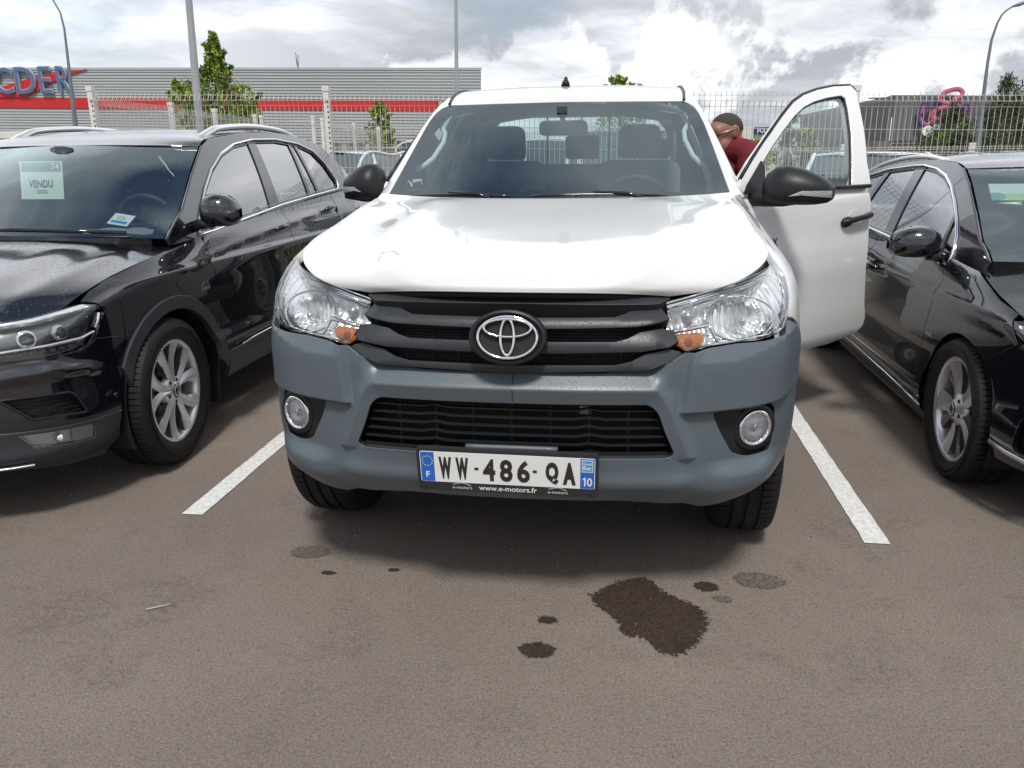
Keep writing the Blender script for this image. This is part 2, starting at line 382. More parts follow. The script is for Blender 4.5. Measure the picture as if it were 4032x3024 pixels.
# ---------------- materials
def mat(name,base=(.5,.5,.5),rough=.5,metal=0,coat=0,crough=.03,spec=.5,trans=0,ior=1.45,emit=None,estr=0,alpha=1,bump=None,var=None,drops=0,coord='Object',wet=0,cior=1.5):
    m=bpy.data.materials.new(name); m.use_nodes=True; n=m.node_tree.nodes; l=m.node_tree.links.new; p=n['Principled BSDF']
    p.inputs['Base Color'].default_value=(*base,1); p.inputs['Roughness'].default_value=rough; p.inputs['Metallic'].default_value=metal
    p.inputs['Coat Weight'].default_value=coat; p.inputs['Coat Roughness'].default_value=crough; p.inputs['Coat IOR'].default_value=cior; p.inputs['Specular IOR Level'].default_value=spec
    p.inputs['Transmission Weight'].default_value=trans; p.inputs['IOR'].default_value=ior; p.inputs['Alpha'].default_value=alpha
    if emit: p.inputs['Emission Color'].default_value=(*emit,1); p.inputs['Emission Strength'].default_value=estr
    tcn=n.new('ShaderNodeTexCoord'); vec=tcn.outputs[coord]
    if var:  # (scale, amount): slow tone variation of the surface itself
        t=n.new('ShaderNodeTexNoise'); l(vec,t.inputs['Vector']); t.inputs['Scale'].default_value=var[0]; t.inputs['Detail'].default_value=6; t.inputs['Roughness'].default_value=.65
        r=n.new('ShaderNodeMapRange'); l(t.outputs[0],r.inputs[0]); r.inputs[1].default_value=.3; r.inputs[2].default_value=.7; r.inputs[3].default_value=1-var[1]; r.inputs[4].default_value=1+var[1]
        x=n.new('ShaderNodeMix'); x.data_type='RGBA'; x.blend_type='MULTIPLY'; x.inputs[0].default_value=1; x.inputs[6].default_value=(*base,1); l(r.outputs[0],x.inputs[7]); l(x.outputs[2],p.inputs['Base Color'])
    hgt=None
    if bump: # (scale,strength,distance)
        t=n.new('ShaderNodeTexNoise'); l(vec,t.inputs['Vector']); t.inputs['Scale'].default_value=bump[0]; t.inputs['Detail'].default_value=4
        b=n.new('ShaderNodeBump'); b.inputs['Strength'].default_value=bump[1]; b.inputs['Distance'].default_value=bump[2]; l(t.outputs[0],b.inputs['Height']); l(b.outputs[0],p.inputs['Normal']); hgt=b
    if drops: # rain beads: small domes where a voronoi cell is chosen
        v=n.new('ShaderNodeTexVoronoi'); l(vec,v.inputs['Vector']); v.inputs['Scale'].default_value=drops; v.inputs['Randomness'].default_value=1
        r=n.new('ShaderNodeMapRange'); l(v.outputs['Distance'],r.inputs[0]); r.inputs[1].default_value=.0; r.inputs[2].default_value=.33; r.inputs[3].default_value=1; r.inputs[4].default_value=0; r.interpolation_type='SMOOTHSTEP'
        sx=n.new('ShaderNodeSeparateColor'); l(v.outputs['Color'],sx.inputs[0])
        g=n.new('ShaderNodeMath'); g.operation='GREATER_THAN'; l(sx.outputs[0],g.inputs[0]); g.inputs[1].default_value=.5
        geo=n.new('ShaderNodeNewGeometry'); sz=n.new('ShaderNodeSeparateXYZ'); l(geo.outputs['Normal'],sz.inputs[0])
        up=n.new('ShaderNodeMapRange'); l(sz.outputs[2],up.inputs[0]); up.inputs[1].default_value=.15; up.inputs[2].default_value=.6
        a=n.new('ShaderNodeMath'); a.operation='MULTIPLY'; l(r.outputs[0],a.inputs[0]); l(g.outputs[0],a.inputs[1])
        c=n.new('ShaderNodeMath'); c.operation='MULTIPLY'; l(a.outputs[0],c.inputs[0]); l(up.outputs[0],c.inputs[1])
        b=n.new('ShaderNodeBump'); b.inputs['Strength'].default_value=.7; b.inputs['Distance'].default_value=.0011; l(c.outputs[0],b.inputs['Height'])
        if hgt: l(hgt.outputs[0],b.inputs['Normal'])
        l(b.outputs[0],p.inputs['Normal']); l(b.outputs[0],p.inputs['Coat Normal'])
        if coat and wet:  # beads too fine to see make level panels hazy
            wv=n.new('ShaderNodeMapRange'); l(sz.outputs[2],wv.inputs[0]); wv.inputs[1].default_value=.80; wv.inputs[2].default_value=.97; wv.inputs[3].default_value=crough; wv.inputs[4].default_value=wet; l(wv.outputs[0],p.inputs['Coat Roughness'])
    return m
def glassmat(name,tint,refl_rough=.0,extra=0.0,drops=0):
    """thin pane: fresnel mirror over tinted see-through"""
    m=bpy.data.materials.new(name); m.use_nodes=True; n=m.node_tree.nodes; l=m.node_tree.links.new; n.clear()
    o=n.new('ShaderNodeOutputMaterial'); t=n.new('ShaderNodeBsdfTransparent'); t.inputs[0].default_value=(*tint,1)
    g=n.new('ShaderNodeBsdfGlossy'); g.inputs['Roughness'].default_value=refl_rough; g.inputs[0].default_value=(.84,.97,1,1) if 'windscreen' in name else (1,1,1,1)
    f=n.new('ShaderNodeFresnel'); f.inputs[0].default_value=1.62; a=n.new('ShaderNodeMath'); a.operation='ADD'; a.use_clamp=True; l(f.outputs[0],a.inputs[0]); a.inputs[1].default_value=extra
    if drops:
        tcn=n.new('ShaderNodeTexCoord'); v=n.new('ShaderNodeTexVoronoi'); l(tcn.outputs['Object'],v.inputs['Vector']); v.inputs['Scale'].default_value=drops
        r=n.new('ShaderNodeMapRange'); l(v.outputs['Distance'],r.inputs[0]); r.inputs[2].default_value=.2; r.inputs[3].default_value=1; r.inputs[4].default_value=0; r.interpolation_type='SMOOTHSTEP'
        sx=n.new('ShaderNodeSeparateColor'); l(v.outputs['Color'],sx.inputs[0]); q=n.new('ShaderNodeMath'); q.operation='GREATER_THAN'; l(sx.outputs[0],q.inputs[0]); q.inputs[1].default_value=.72
        c=n.new('ShaderNodeMath'); c.operation='MULTIPLY'; l(r.outputs[0],c.inputs[0]); l(q.outputs[0],c.inputs[1])
        b=n.new('ShaderNodeBump'); b.inputs['Strength'].default_value=.6; b.inputs['Distance'].default_value=.001; l(c.outputs[0],b.inputs['Height']); l(b.outputs[0],g.inputs['Normal']); l(b.outputs[0],f.inputs['Normal'])
    x=n.new('ShaderNodeMixShader'); l(a.outputs[0],x.inputs[0]); l(t.outputs[0],x.inputs[1]); l(g.outputs[0],x.inputs[2]); l(x.outputs[0],o.inputs[0])
    return m
MW=mat('white_paint',(.63,.63,.628),.35,coat=1,crough=.04,drops=120)
MK=mat('black_paint',(.003,.0037,.008),.4,coat=1,crough=.012,spec=.1,drops=95,wet=.09,cior=1.85)
MG=mat('grey_bumper_plastic',(.086,.106,.124),.36,bump=(900,.25,.0006),drops=150)
MP=mat('black_trim_plastic',(.013,.0145,.0165),.42,spec=.35,bump=(700,.2,.0005),drops=150)
MPb2=mat('grille_bar_plastic',(.030,.033,.037),.38,spec=.4,bump=(700,.2,.0005),drops=170)
MBg=mat('badge_metal',(.22,.23,.24),.18,metal=1)
MPg=mat('gloss_black_trim',(.008,.008,.009),.12,coat=.6)
MD=mat('dark_cavity',(.006,.006,.007),.8)
MDG=mat('dark_grey_plastic',(.034,.038,.043),.5,bump=(500,.15,.0005))
MC=mat('chrome',(.86,.87,.88),.05,metal=1)
MCs=mat('satin_metal',(.66,.67,.68),.28,metal=.8)
MA=mat('alloy_silver',(.72,.73,.75),.28,metal=.6,coat=.5)
MAd=mat('alloy_grey',(.26,.27,.28),.28,metal=.8,coat=.5)
MSt=mat('steel_wheel',(.25,.25,.26),.45,metal=.6)
MR=mat('tyre_rubber',(.011,.011,.012),.6,spec=.35,bump=(260,.35,.001),var=(14,.35))
GW=glassmat('windscreen_glass',(.78,.89,.875),extra=.15,drops=80)
GS=glassmat('side_glass',(.72,.82,.80),extra=.06)
GT=glassmat('tinted_glass',(.22,.28,.27),extra=.22)
GL=glassmat('lamp_lens',(.93,.95,.96),extra=.02)
GD=glassmat('clear_door_glass',(.74,.86,.84),extra=.01,drops=60)
MI=mat('interior_grey',(.26,.28,.29),.7)
MIs=mat('seat_fabric',(.13,.15,.17),.9)
MIl=mat('interior_light_trim',(.75,.78,.76),.7)
MF=mat('ceramic_band',(.010,.011,.014),.10,coat=.8,drops=80)
MAm=mat('amber_lens',(.35,.07,.01),.2,coat=1)
MRd=mat('red_lens',(.35,.01,.01),.2,coat=1)
MWh=mat('white_plastic',(.75,.75,.73),.5)
MBl=mat('plate_blue',(.02,.13,.50),.4)
MYl=mat('plate_star_yellow',(.75,.70,.08),.5)
MPw=mat('plate_white',(.74,.76,.74),.4)
MPb=mat('plate_letter_brown',(.030,.024,.022),.5)
MFr=mat('plate_frame',(.026,.025,.027),.45)
MRf=mat('lamp_reflector',(.86,.87,.88),.13,metal=.7)
MBd=mat('brake_disc',(.30,.29,.28),.35,metal=.9)
# ---------------- ground
def asphalt(name,stain=1.0,feather=False,col=(.195,.163,.139)):
    m=bpy.data.materials.new(name); m.use_nodes=True; n=m.node_tree.nodes; l=m.node_tree.links.new; p=n['Principled BSDF']
    g=n.new('ShaderNodeNewGeometry'); P=g.outputs['Position']
    def nz(sc,d,r,dist=0):
        t=n.new('ShaderNodeTexNoise'); l(P,t.inputs['Vector']); t.inputs['Scale'].default_value=sc; t.inputs['Detail'].default_value=d; t.inputs['Roughness'].default_value=r; t.inputs['Distortion'].default_value=dist; return t.outputs[0]
    def mr(x,a,b,c,d):
        t=n.new('ShaderNodeMapRange'); l(x,t.inputs[0]); 
        for i,v in enumerate((a,b,c,d)): t.inputs[i+1].default_value=v
        return t.outputs[0]
    def mix(f,a,b,bt='MIX'):
        x=n.new('ShaderNodeMix'); x.data_type='RGBA'; x.blend_type=bt
        if isinstance(f,(int,float)): x.inputs[0].default_value=f
        else: l(f,x.inputs[0])
        for i,v in ((6,a),(7,b)):
            if isinstance(v,tuple): x.inputs[i].default_value=(*v,1)
            else: l(v,x.inputs[i])
        return x.outputs[2]
    big=nz(.55,5,.6); c=mix(mr(big,.35,.65,0,1),tuple(v*.86 for v in col),tuple(v*1.12 for v in col))
    mid=nz(2.3,6,.65,.4); gm=n.new('ShaderNodeMath'); gm.operation='MULTIPLY'; l(mr(mid,.52,.68,0,.55),gm.inputs[0]); l(mr(nz(38,5,.8),.42,.58,0,1),gm.inputs[1]); c=mix(gm.outputs[0],c,(.085,.064,.054))      # reddish scuffed patches
    fine=nz(150,5,.85); c=mix(1.0,c,mr(fine,.32,.68,.40 if stain==1 else -.1,1.60 if stain==1 else 2.1),'MULTIPLY')
    v=n.new('ShaderNodeTexVoronoi'); l(P,v.inputs['Vector']); v.inputs['Scale'].default_value=150
    sx=n.new('ShaderNodeSeparateColor'); l(v.outputs['Color'],sx.inputs[0])
    chip=n.new('ShaderNodeMath'); chip.operation='GREATER_THAN'; l(sx.outputs[1],chip.inputs[0]); chip.inputs[1].default_value=.90
    near=mr(v.outputs['Distance'],.25,.45,1,0); cm=n.new('ShaderNodeMath'); cm.operation='MULTIPLY'; l(chip.outputs[0],cm.inputs[0]); l(near,cm.inputs[1])
    cm2=n.new('ShaderNodeMath'); cm2.operation='MULTIPLY'; l(cm.outputs[0],cm2.inputs[0]); cm2.inputs[1].default_value=.30
    c=mix(cm2.outputs[0],c,(.38,.34,.30))
    dk=n.new('ShaderNodeMath'); dk.operation='LESS_THAN'; l(sx.outputs[0],dk.inputs[0]); dk.inputs[1].default_value=.16
    dk2=n.new('ShaderNodeMath'); dk2.operation='MULTIPLY'; l(dk.outputs[0],dk2.inputs[0]); dk2.inputs[1].default_value=.22
    c=mix(dk2.outputs[0],c,(.05,.045,.04))
    if stain!=1: c=mix(1.0,c,(stain,stain*.80,stain*.66) if stain<.4 else (stain,stain*.97,stain*.95),'MULTIPLY')
    l(c,p.inputs['Base Color']); p.inputs['Roughness'].default_value=.85 if stain==1 else .62; p.inputs['Specular IOR Level'].default_value=.3
    b=n.new('ShaderNodeBump'); b.inputs['Strength'].default_value=.9; b.inputs['Distance'].default_value=.004; l(nz(150,6,.85),b.inputs['Height']); l(b.outputs[0],p.inputs['Normal'])
    if feather:
        at=n.new('ShaderNodeAttribute'); at.attribute_name='core'; q=n.new('ShaderNodeMath'); q.operation='ADD'; l(at.outputs['Fac'],q.inputs[0])
        l(mr(nz(60,6,.85),.3,.7,-.16,.16),q.inputs[1]); l(mr(q.outputs[0],.04,.07,0,1),p.inputs['Alpha'])
    return m
AS=asphalt('asphalt'); 
mb=MB(); mb.grid(lambda x,y:(x,y,0),[-300,-60,-20,-8,-4,-2,0,2,4,8,20,60,300],[-60,-10,-5,-3,-1,1,3,6,12,25,60,300],k=0); tag(mb.build('asphalt_ground',AS),kind='structure')
MLn=mat('line_paint',(.62,.62,.60),.7,bump=(140,.7,.003),var=(45,.22),coord='Object')
_n=MLn.node_tree.nodes;_l=MLn.node_tree.links.new;_c=_n.new('ShaderNodeTexCoord');_t=_n.new('ShaderNodeTexNoise');_t.inputs['Scale'].default_value=26;_t.inputs['Detail'].default_value=12;_t.inputs['Roughness'].default_value=.85;_t.inputs['Distortion'].default_value=.8;_l(_c.outputs['Object'],_t.inputs['Vector']);_m=_n.new('ShaderNodeMapRange');_l(_t.outputs[0],_m.inputs[0]);_m.inputs[1].default_value=.36;_m.inputs[2].default_value=.40;_l(_m.outputs[0],_n['Principled BSDF'].inputs['Alpha'])
# worn road-paint edges: jagged outline
def line(x0,x1,y0,y1,wob=.0018):
    rr=random.Random(int(x0*1000)); a=[];n=120
    L1=[(x0+rr.uniform(-wob,wob),y0+(y1-y0)*i/n) for i in range(n+1)]; R1=[(x1+rr.uniform(-wob,wob),y0+(y1-y0)*i/n) for i in range(n+1)]
    m=MB(); b=m.add([(x,y,.004) for x,y in L1]+[(x,y,.004) for x,y in R1])
    for i in range(n): m.face((b+i,b+n+1+i,b+n+2+i,b+i+1),0)
    return m
for x0,x1,y0 in ((-1.452,-1.362,-.38),(1.238,1.330,-.33),(3.93,4.02,-.3),(-4.15,-4.06,-.4)):
    o=line(x0,x1,y0,4.75).build('parking_line',MLn); tag(o,kind='structure')
SM=asphalt('oil_soaked_asphalt',.22,feather=True); SM2=asphalt('damp_asphalt',.66,feather=True)
def stain(cx,cy,pts,label,m,seed,z=.0025,jag=.020):
    rr=random.Random(seed); N=220; ph=[(rr.uniform(0,6.28),rr.uniform(.3,1)) for _ in range(40)]
    lens=len(pts)-1; P=[]
    cp=pts+[pts[0]]
    for i in range(N):
        t=i/N*len(pts); k=int(t); u=t-k; a=cp[k];b=cp[k+1]; pa=pts[k-1];pc=pts[(k+2)%len(pts)]
        q=[.5*(2*a[j]+(b[j]-pa[j])*u+(2*pa[j]-5*a[j]+4*b[j]-pc[j])*u*u+(3*a[j]-pa[j]-3*b[j]+pc[j])*u**3) for j in (0,1)]
        an=math.atan2(q[1]-cy,q[0]-cx); d=sum(math.sin(an*(5+3*j)+ph[j][0])*ph[j][1]/(1+j*.12) for j in range(24))*.14+rr.uniform(-1,1)*.25
        r=math.hypot(q[0]-cx,q[1]-cy); s=1.02+jag*d/max(r,.01); P.append((cx+(q[0]-cx)*s,cy+(q[1]-cy)*s,z))
    m_=MB(); b=m_.add([(cx,cy,z)]+P)
    for i in range(N): m_.face((b,b+1+i,b+1+(i+1)%N),0)
    ob_=m_.build('oil_stain',m); at=ob_.data.attributes.new('core','FLOAT','POINT'); at.data.foreach_set('value',[1.0]+[0.0]*N)
    return tag(ob_,label,'stain',None)
blob=lambda cx,cy,rx,ry:[(cx+rx*math.cos(R_(a)),cy+ry*math.sin(R_(a))) for a in range(0,360,45)]
stain(.42,-.92,[(.237,-.825),(.30,-.735),(.36,-.69),(.43,-.685),(.487,-.77),(.573,-.829),(.61,-.90),(.60,-.98),(.55,-1.075),(.47,-1.125),(.40,-1.05),(.34,-1.03),(.33,-.97),(.275,-.90)][::-1],'large dark brown oil stain on the asphalt in front of the pickup','x' and SM,1)
stain(.092,-1.14,blob(.092,-1.14,.055,.04),'small dark oil spot nearest the camera, left of the large stain',SM,2,jag=.016)
stain(-.803,-.632,blob(-.803,-.632,.075,.048),'dark damp patch by the front left wheel of the pickup, left of the number plate',SM2,3)
stain(.805,-.654,blob(.805,-.654,.085,.055),'pale grey damp patch right of the large oil stain, near the right front tyre',SM2,4)
stain(.621,-.715,blob(.621,-.715,.042,.032),'small brown oil spot just right of the top of the large stain',SM,5,jag=.014)
stain(.666,-.789,blob(.666,-.789,.03,.02),'faint small damp spot below the brown spot beside the large stain',SM2,6)
stain(.109,-.978,blob(.109,-.978,.03,.022),'tiny brown spot left of the large oil stain',SM,7)
stain(-.681,-.773,blob(-.681,-.773,.028,.014),'tiny dark drip below the damp patch on the left',SM,8,jag=.008)
stain(-.459,-.727,blob(-.459,-.727,.022,.012),'tiny dark drip under the left end of the number plate',SM,9,jag=.008)
# loose chippings
rr=random.Random(4); mb=MB()
for i in range(330):
    x=rr.uniform(-2.2,2.4); y=rr.uniform(-2.5,.6); 
    if rr.random()<.35: x=rr.gauss(-1.5,.35); y=rr.gauss(-1.4,.35)
    r=rr.uniform(.002,.0048); P=[]
    for zz,k in ((0,1.0),(r*.8,.85),(r*1.15,.35)):
        for j in range(5):
            a=j*1.257+rr.uniform(-.3,.3); P.append((x+math.cos(a)*r*k*rr.uniform(.8,1.3),y+math.sin(a)*r*k,zz))
    b=mb.add(P); mm=rr.choice((0,0,1))
    for q in range(2):
        for j in range(5): mb.face((b+q*5+j,b+q*5+(j+1)%5,b+q*5+5+(j+1)%5,b+q*5+5+j),mm)
    mb.face([b+10+j for j in range(5)],mm)
tag(mb.build('gravel_chips',[mat('chip_light',(.22,.195,.17),.9),mat('chip_dark',(.15,.13,.115),.9)]),'loose light grey chippings scattered over the asphalt','gravel',kind='stuff')
mb=MB(); mb.tube([(-1.185,-1.075,.005),(-1.12,-1.035,.005)],.0024,6); tag(mb.build('plastic_stick',mat('dull_stick',(.38,.38,.36),.6)),'thin pale stick lying alone on the asphalt at lower left','stick')
# kerb and grass in front of and behind the wire fence
MCo=mat('concrete',(.30,.29,.27),.9,bump=(60,.5,.004),var=(3,.2))
def grass(name,x0,x1,y0,y1,n,hgt,seed,z=0.0):
    rr=random.Random(seed); m=MB()
    b=m.add([(x0,y0,z+.03),(x1,y0,z+.03),(x1,y1,z+.03),(x0,y1,z+.03)]); m.face((b,b+1,b+2,b+3),1)
    for i in range(n):
        x=rr.uniform(x0,x1);y=rr.uniform(y0,y1);h=hgt*rr.uniform(.5,1.3);a=rr.uniform(0,3.14);w=hgt*.14
        b=m.add([(x-w*math.cos(a),y-w*math.sin(a),z+.03),(x+w*math.cos(a),y+w*math.sin(a),z+.03),(x+rr.uniform(-.5,.5)*h,y+rr.uniform(-.5,.5)*h,z+.03+h)]); m.face((b,b+1,b+2),0)
    return tag(m.build(name,[mat(name+'_blade',(.10,.17,.035),.7,var=(2,.3)),mat(name+'_soil',(.07,.09,.03),.95,var=(3,.3))]),kind='stuff')
tag(grass('grass_strip',-5.0,12,5.12,6.6,9000,.09,1),'strip of short grass along the foot of the wire fence','grass')
tag(grass('grass_verge',-34,-4,24,31,5000,.2,2),'green verge in front of the long corrugated building','grass')
mb=MB(); mb.box((3.5,4.98,.07),(17,.2,.14)); tag(mb.build('kerb',MCo),kind='structure')
# ---------------- wire fences
MWi=mat('fence_coating',(.46,.455,.42),.45,bump=(80,.2,.001)); MPo=mat('fence_post_paint',(.62,.61,.57),.5,var=(6,.12)); MPs=mat('fence_slot',(.03,.03,.03),.8)
def wire_panel(m,a,b,top,bot=.05,sp=.05,w=.0028,fold=.035,shear=None,simple=False):
    """a,b: ground points; welded mesh with V folds"""
    A=Vector((a[0],a[1],0));B=Vector((b[0],b[1],0)); d=(B-A); L_=d.length; d/=L_; nn=Vector((d.y,-d.x,0))
    sh=shear or (lambda x:0)
    lev=[(0,0),(-.03,0),(-.082,fold),(-.13,0),(-.33,0),(-.53,0),(-.73,0),(-.80,fold),(-.86,0),(-1.06,0),(-1.26,0),(-1.31,fold),(-1.37,0),(-1.6,0),(-1.85,0)]
    lev=[(top+z,o) for z,o in lev if top+z>bot]+[(bot,0)]
    if simple: lev=[lev[0],lev[1],lev[2],lev[3],lev[-1]]
    n=int(L_/sp)
    for i in range(n+1):
        p=A+d*(L_*i/n); prev=None
        for z,o in lev:
            q=p+nn*o; z2=z+sh(q.x); bb=m.add([(q.x-d.x*w,q.y-d.y*w,z2),(q.x+nn.x*w,q.y+nn.y*w,z2),(q.x+d.x*w,q.y+d.y*w,z2),(q.x-nn.x*w,q.y-nn.y*w,z2)])
            if prev is not None:
                for j in range(4): m.face((prev+j,prev+(j+1)%4,bb+(j+1)%4,bb+j),0)
            prev=bb
    hz=[l for l in lev[1:]] if not simple else [(top-.03,0),(top-.082,fold),(top-.13,0),(top-.53,0),(top-.95,0),(top-1.4,0)]
    for z,o in hz:
        p=A+nn*(o+.004);q=B+nn*(o+.004); m.tube([(p.x,p.y,z+sh(p.x)),(q.x,q.y,z+sh(q.x))],w*1.15,4,0,k=0)
def post(p,top,w=.056,dd=.05,sh=0,slots=True):
    m=MB(); t=top+sh; m.box((p[0],p[1],t/2),(w,dd,t),0); m.box((p[0],p[1],t+.012),(w+.012,dd+.012,.05),0)
    if slots:
        z=.2
        while z<t-.1: m.box((p[0]+w*.28,p[1]-dd/2-.001,z),(.012,.004,.022),1); z+=.05
    return m
def fence(name,label,pts,top,shear=None,sp=.05,w=.0028,simple=False,group=None,slots=True,pw=.056,lastpost=True):
    r=thing(name,label,'fence',(pts[0][0],pts[0][1],0),group=group)
    inv=Matrix.Translation((-pts[0][0],-pts[0][1],0))
    sh=shear or (lambda x:0)
    def fin(o): o.parent=r; o.matrix_local=inv
    for i,p in enumerate(pts):
        if i==len(pts)-1 and not lastpost: break
        fin(post(p,top+.02,w=pw,sh=sh(p[0]),slots=slots).build('post',[MPo,MPs]))
    for i in range(len(pts)-1):
        m=MB(); wire_panel(m,pts[i],pts[i+1],top,shear=sh,sp=sp,w=w,simple=simple); fin(m.build('mesh_panel',MWi))
    return r
fs=lambda x:-.0187*(x+5.21)
fence('wire_fence','tall cream wire mesh fence on posts right behind the parked cars',[(-5.213,5),(-2.66,5),(-.11,5),(2.432,5),(4.98,5),(7.53,5),(10.08,5)],2.09,fs)
fence('wire_fence','wire mesh fence running back from the corner post behind the black SUV',[(-5.26,5.1),(-5.42,6.9),(-5.55,8.3),(-5.68,9.9)],2.05,sp=.05,group=None,slots=False)
fence('wire_fence','short cross wire fence behind the roof rail of the black SUV',[(-5.60,9.98),(-4.80,10.2)],2.04,slots=False)
fence('wire_fence','wire fence receding behind the second tall fence post',[(-4.68,10.3),(-4.9,12.6),(-5.15,15.1)],2.0,sp=.06,slots=False)
fence('wire_fence','farther wire fence crossing behind the small columnar tree',[(-5.2,15.2),(-2.6,15.3),(.0,15.3),(2.6,15.3)],2.02,sp=.06,w=.004,slots=False)
fence('wire_fence','far low wire fence behind the white cars on the right',[(2.6,17.0),(5.4,17.0),(8.2,17.0),(11,17.0),(14,17.0),(17,17.0)],1.55,sp=.08,w=.006,simple=True,slots=False,pw=.12)
fence('wire_fence','distant wire fence in front of the corrugated building at left',[(-16,22),(-13.2,22),(-10.4,22),(-7.6,22),(-4.8,22)],1.75,sp=.1,w=.008,simple=True,slots=False,pw=.1)
# barred sliding gate at far left
r=thing('bar_gate','cream barred sliding gate at the left edge behind the black SUV','gate',(-8,6.9,0)); 

for gx in (0,-1.6): m=MB(); m.box((gx,0,.88),(.16,.12,1.95)); m.build('gate_post',MPo,r)

for gx,gz,gw in ((1.25,1.74,2.4),(1.25,.2,2.4),(-.8,1.70,1.4)): m=MB(); m.box((gx,0,gz),(gw,.07,.09)); m.build('gate_rail',MPo,r)
m=MB()
for i in range(19): m.box((.15+i*.125,0,.97),(.035,.035,1.5))
for i in range(9): m.box((-1.45+i*.14,0,.97),(.035,.035,1.45))
m.build('gate_bar',MPo,r)
# ---------------- buildings
MCl=mat('grey_cladding',(.36,.38,.385),.42,var=(.15,.06)); MRb=mat('red_cladding',(.50,.020,.022),.45); MDk=mat('dark_window',(.02,.022,.025),.15,coat=.5)
def ribbed(m,x0,x1,y,z0,z1,pitch,dep,sh,mi,cov=None):
    z=z0
    while z<z1-.01:
        zt=min(z+pitch,z1); pr=[(z,-0.0),(z+pitch*.12,dep),(z+pitch*.62,dep*.8),(z+pitch*.80,0)]
        pts=[(a,b) for a,b in pr if a<=zt]+[(zt,0)]
        for (za,da),(zb,db) in zip(pts,pts[1:]):
            b=m.add([(x0,y-da,za+sh(x0)),(x1,y-da,za+sh(x1)),(x1,y-db,zb+sh(x1)),(x0,y-db,zb+sh(x0))]); m.face((b,b+1,b+2,b+3),mi)
        z=zt
sb=lambda x:-.0225*(x+38)
r=thing('warehouse_building','long grey corrugated building with a red band and big lettering at left','building',(-25,45,0))
def inr(o,r): o.parent=r; o.matrix_local=Matrix.Translation(-r.location)
m=MB(); ribbed(m,-70,-7.85,45,5.22,6.86,.165,.05,sb,0); ribbed(m,-70,-7.85,45,2.75,4.62,.165,.05,sb,0)
m.box((-41,60,3.0),(58,29.8,6.0),0); inr(m.build('cladding_wall',[MCl]),r)
m=MB(); b=m.add([(-70,44.93,4.62+sb(-70)),(-7.84,44.93,4.62+sb(-7.84)),(-7.84,44.93,5.22+sb(-7.84)),(-70,44.93,5.22+sb(-70))]); m.face((b,b+1,b+2,b+3)); m.box((-7.84,45.5,4.26),(.04,1.1,.6)); inr(m.build('red_band',MRb),r)
m=MB(); b=m.add([(-70,44.92,6.86+sb(-70)),(-7.8,44.92,6.86+sb(-7.8)),(-7.8,44.92,6.98+sb(-7.8)),(-70,44.92,6.98+sb(-70)),(-70,45.3,6.98+sb(-70)),(-7.8,45.3,6.98+sb(-7.8))]); m.face((b,b+1,b+2,b+3)); m.face((b+3,b+2,b+5,b+4)); inr(m.build('roof_edge',MCl),r)
m=MB(); m.box((-39,45.1,1.3),(62,.2,2.75),0)
for i in range(20):
    m.box((-38+i*1.5,44.97,1.35),(1.1,.06,1.9),1)
inr(m.build('ground_floor',[mat('pale_wall',(.30,.30,.29),.7),MDk]),r)
for x,z in ((-24.0,4.85),(-10.2,4.35)):
    m=MB(); m.box((x,44.8,z),(.34,.26,.42)); m.box((x,44.65,z+.03),(.24,.06,.26),1); inr(m.build('wall_light',[MP,mat('lamp_glass',(.4,.4,.38),.2)]),r)
# red swoosh behind the letters
MBlu=mat('letter_blue_grey',(.085,.14,.27),.75); MBo=mat('letter_rim',(.36,.46,.56),.75)
m=MB(); m.prism([(-38.6,5.23),(-36.45,5.23),(-35.9,5.47),(-34.6,6.02),(-33.8,6.35),(-32.15,6.75),(-33.9,6.62),(-35.4,6.44),(-36.9,6.12),(-38.6,5.72),(-42,4.9+.33)],lambda a,b,h:(a,h,b),44.92,44.86,0); inr(m.build('swoosh',MRb),r)
def letter(ch,x0,x1,z0,z1):
    for nm,mt,of,h0,h1 in (('letter_rim',MBo,.022,44.72,44.84),('letter',MBlu,-.004,44.68,44.72)):
        m=MB(); m.text(ch,1,lambda a,b:(a,0,b),0,0,offset=of*.7)
        xs=[v[0] for v in m.v];zs=[v[2] for v in m.v]; 
        if nm=='letter_rim': BX=(min(xs),max(xs),min(zs),max(zs))
        kx=(x1-x0)/(BX[1]-BX[0]);kz=(z1-z0)/(BX[3]-BX[2])
        q=lambda a,b,h:(x0+(a-BX[0])*kx,h,z0+(b-BX[2])*kz)
        M2=MB()
        b=M2.add([q(v[0],v[2],h0) for v in m.v]); 
        for f in m.f: M2.face([b+i for i in f],0)
        e=set(); [e.add((f[i],f[(i+1)%len(f)])) for f in m.f for i in range(len(f))]
        b2=M2.add([q(v[0],v[2],h1) for v in m.v])
        for i,j in e:
            if (j,i) not in e: M2.face((b+j,b+i,b2+i,b2+j),0)
        inr(M2.build(nm,mt),r)
for ch,x0,x1 in (('C',-38.35,-37.10),('D',-36.93,-35.56),('E',-35.33,-34.52),('R',-34.15,-33.25)): letter(ch,x0,x1,5.40,6.98)
m=MB(); m.tube([(-20,48,6.3),(-19.9,48,7.6)],.05,6); m.tube([(-20,48,7.0),(-20.05,48,7.75)],.03,6); inr(m.build('roof_mast',MSt),r)
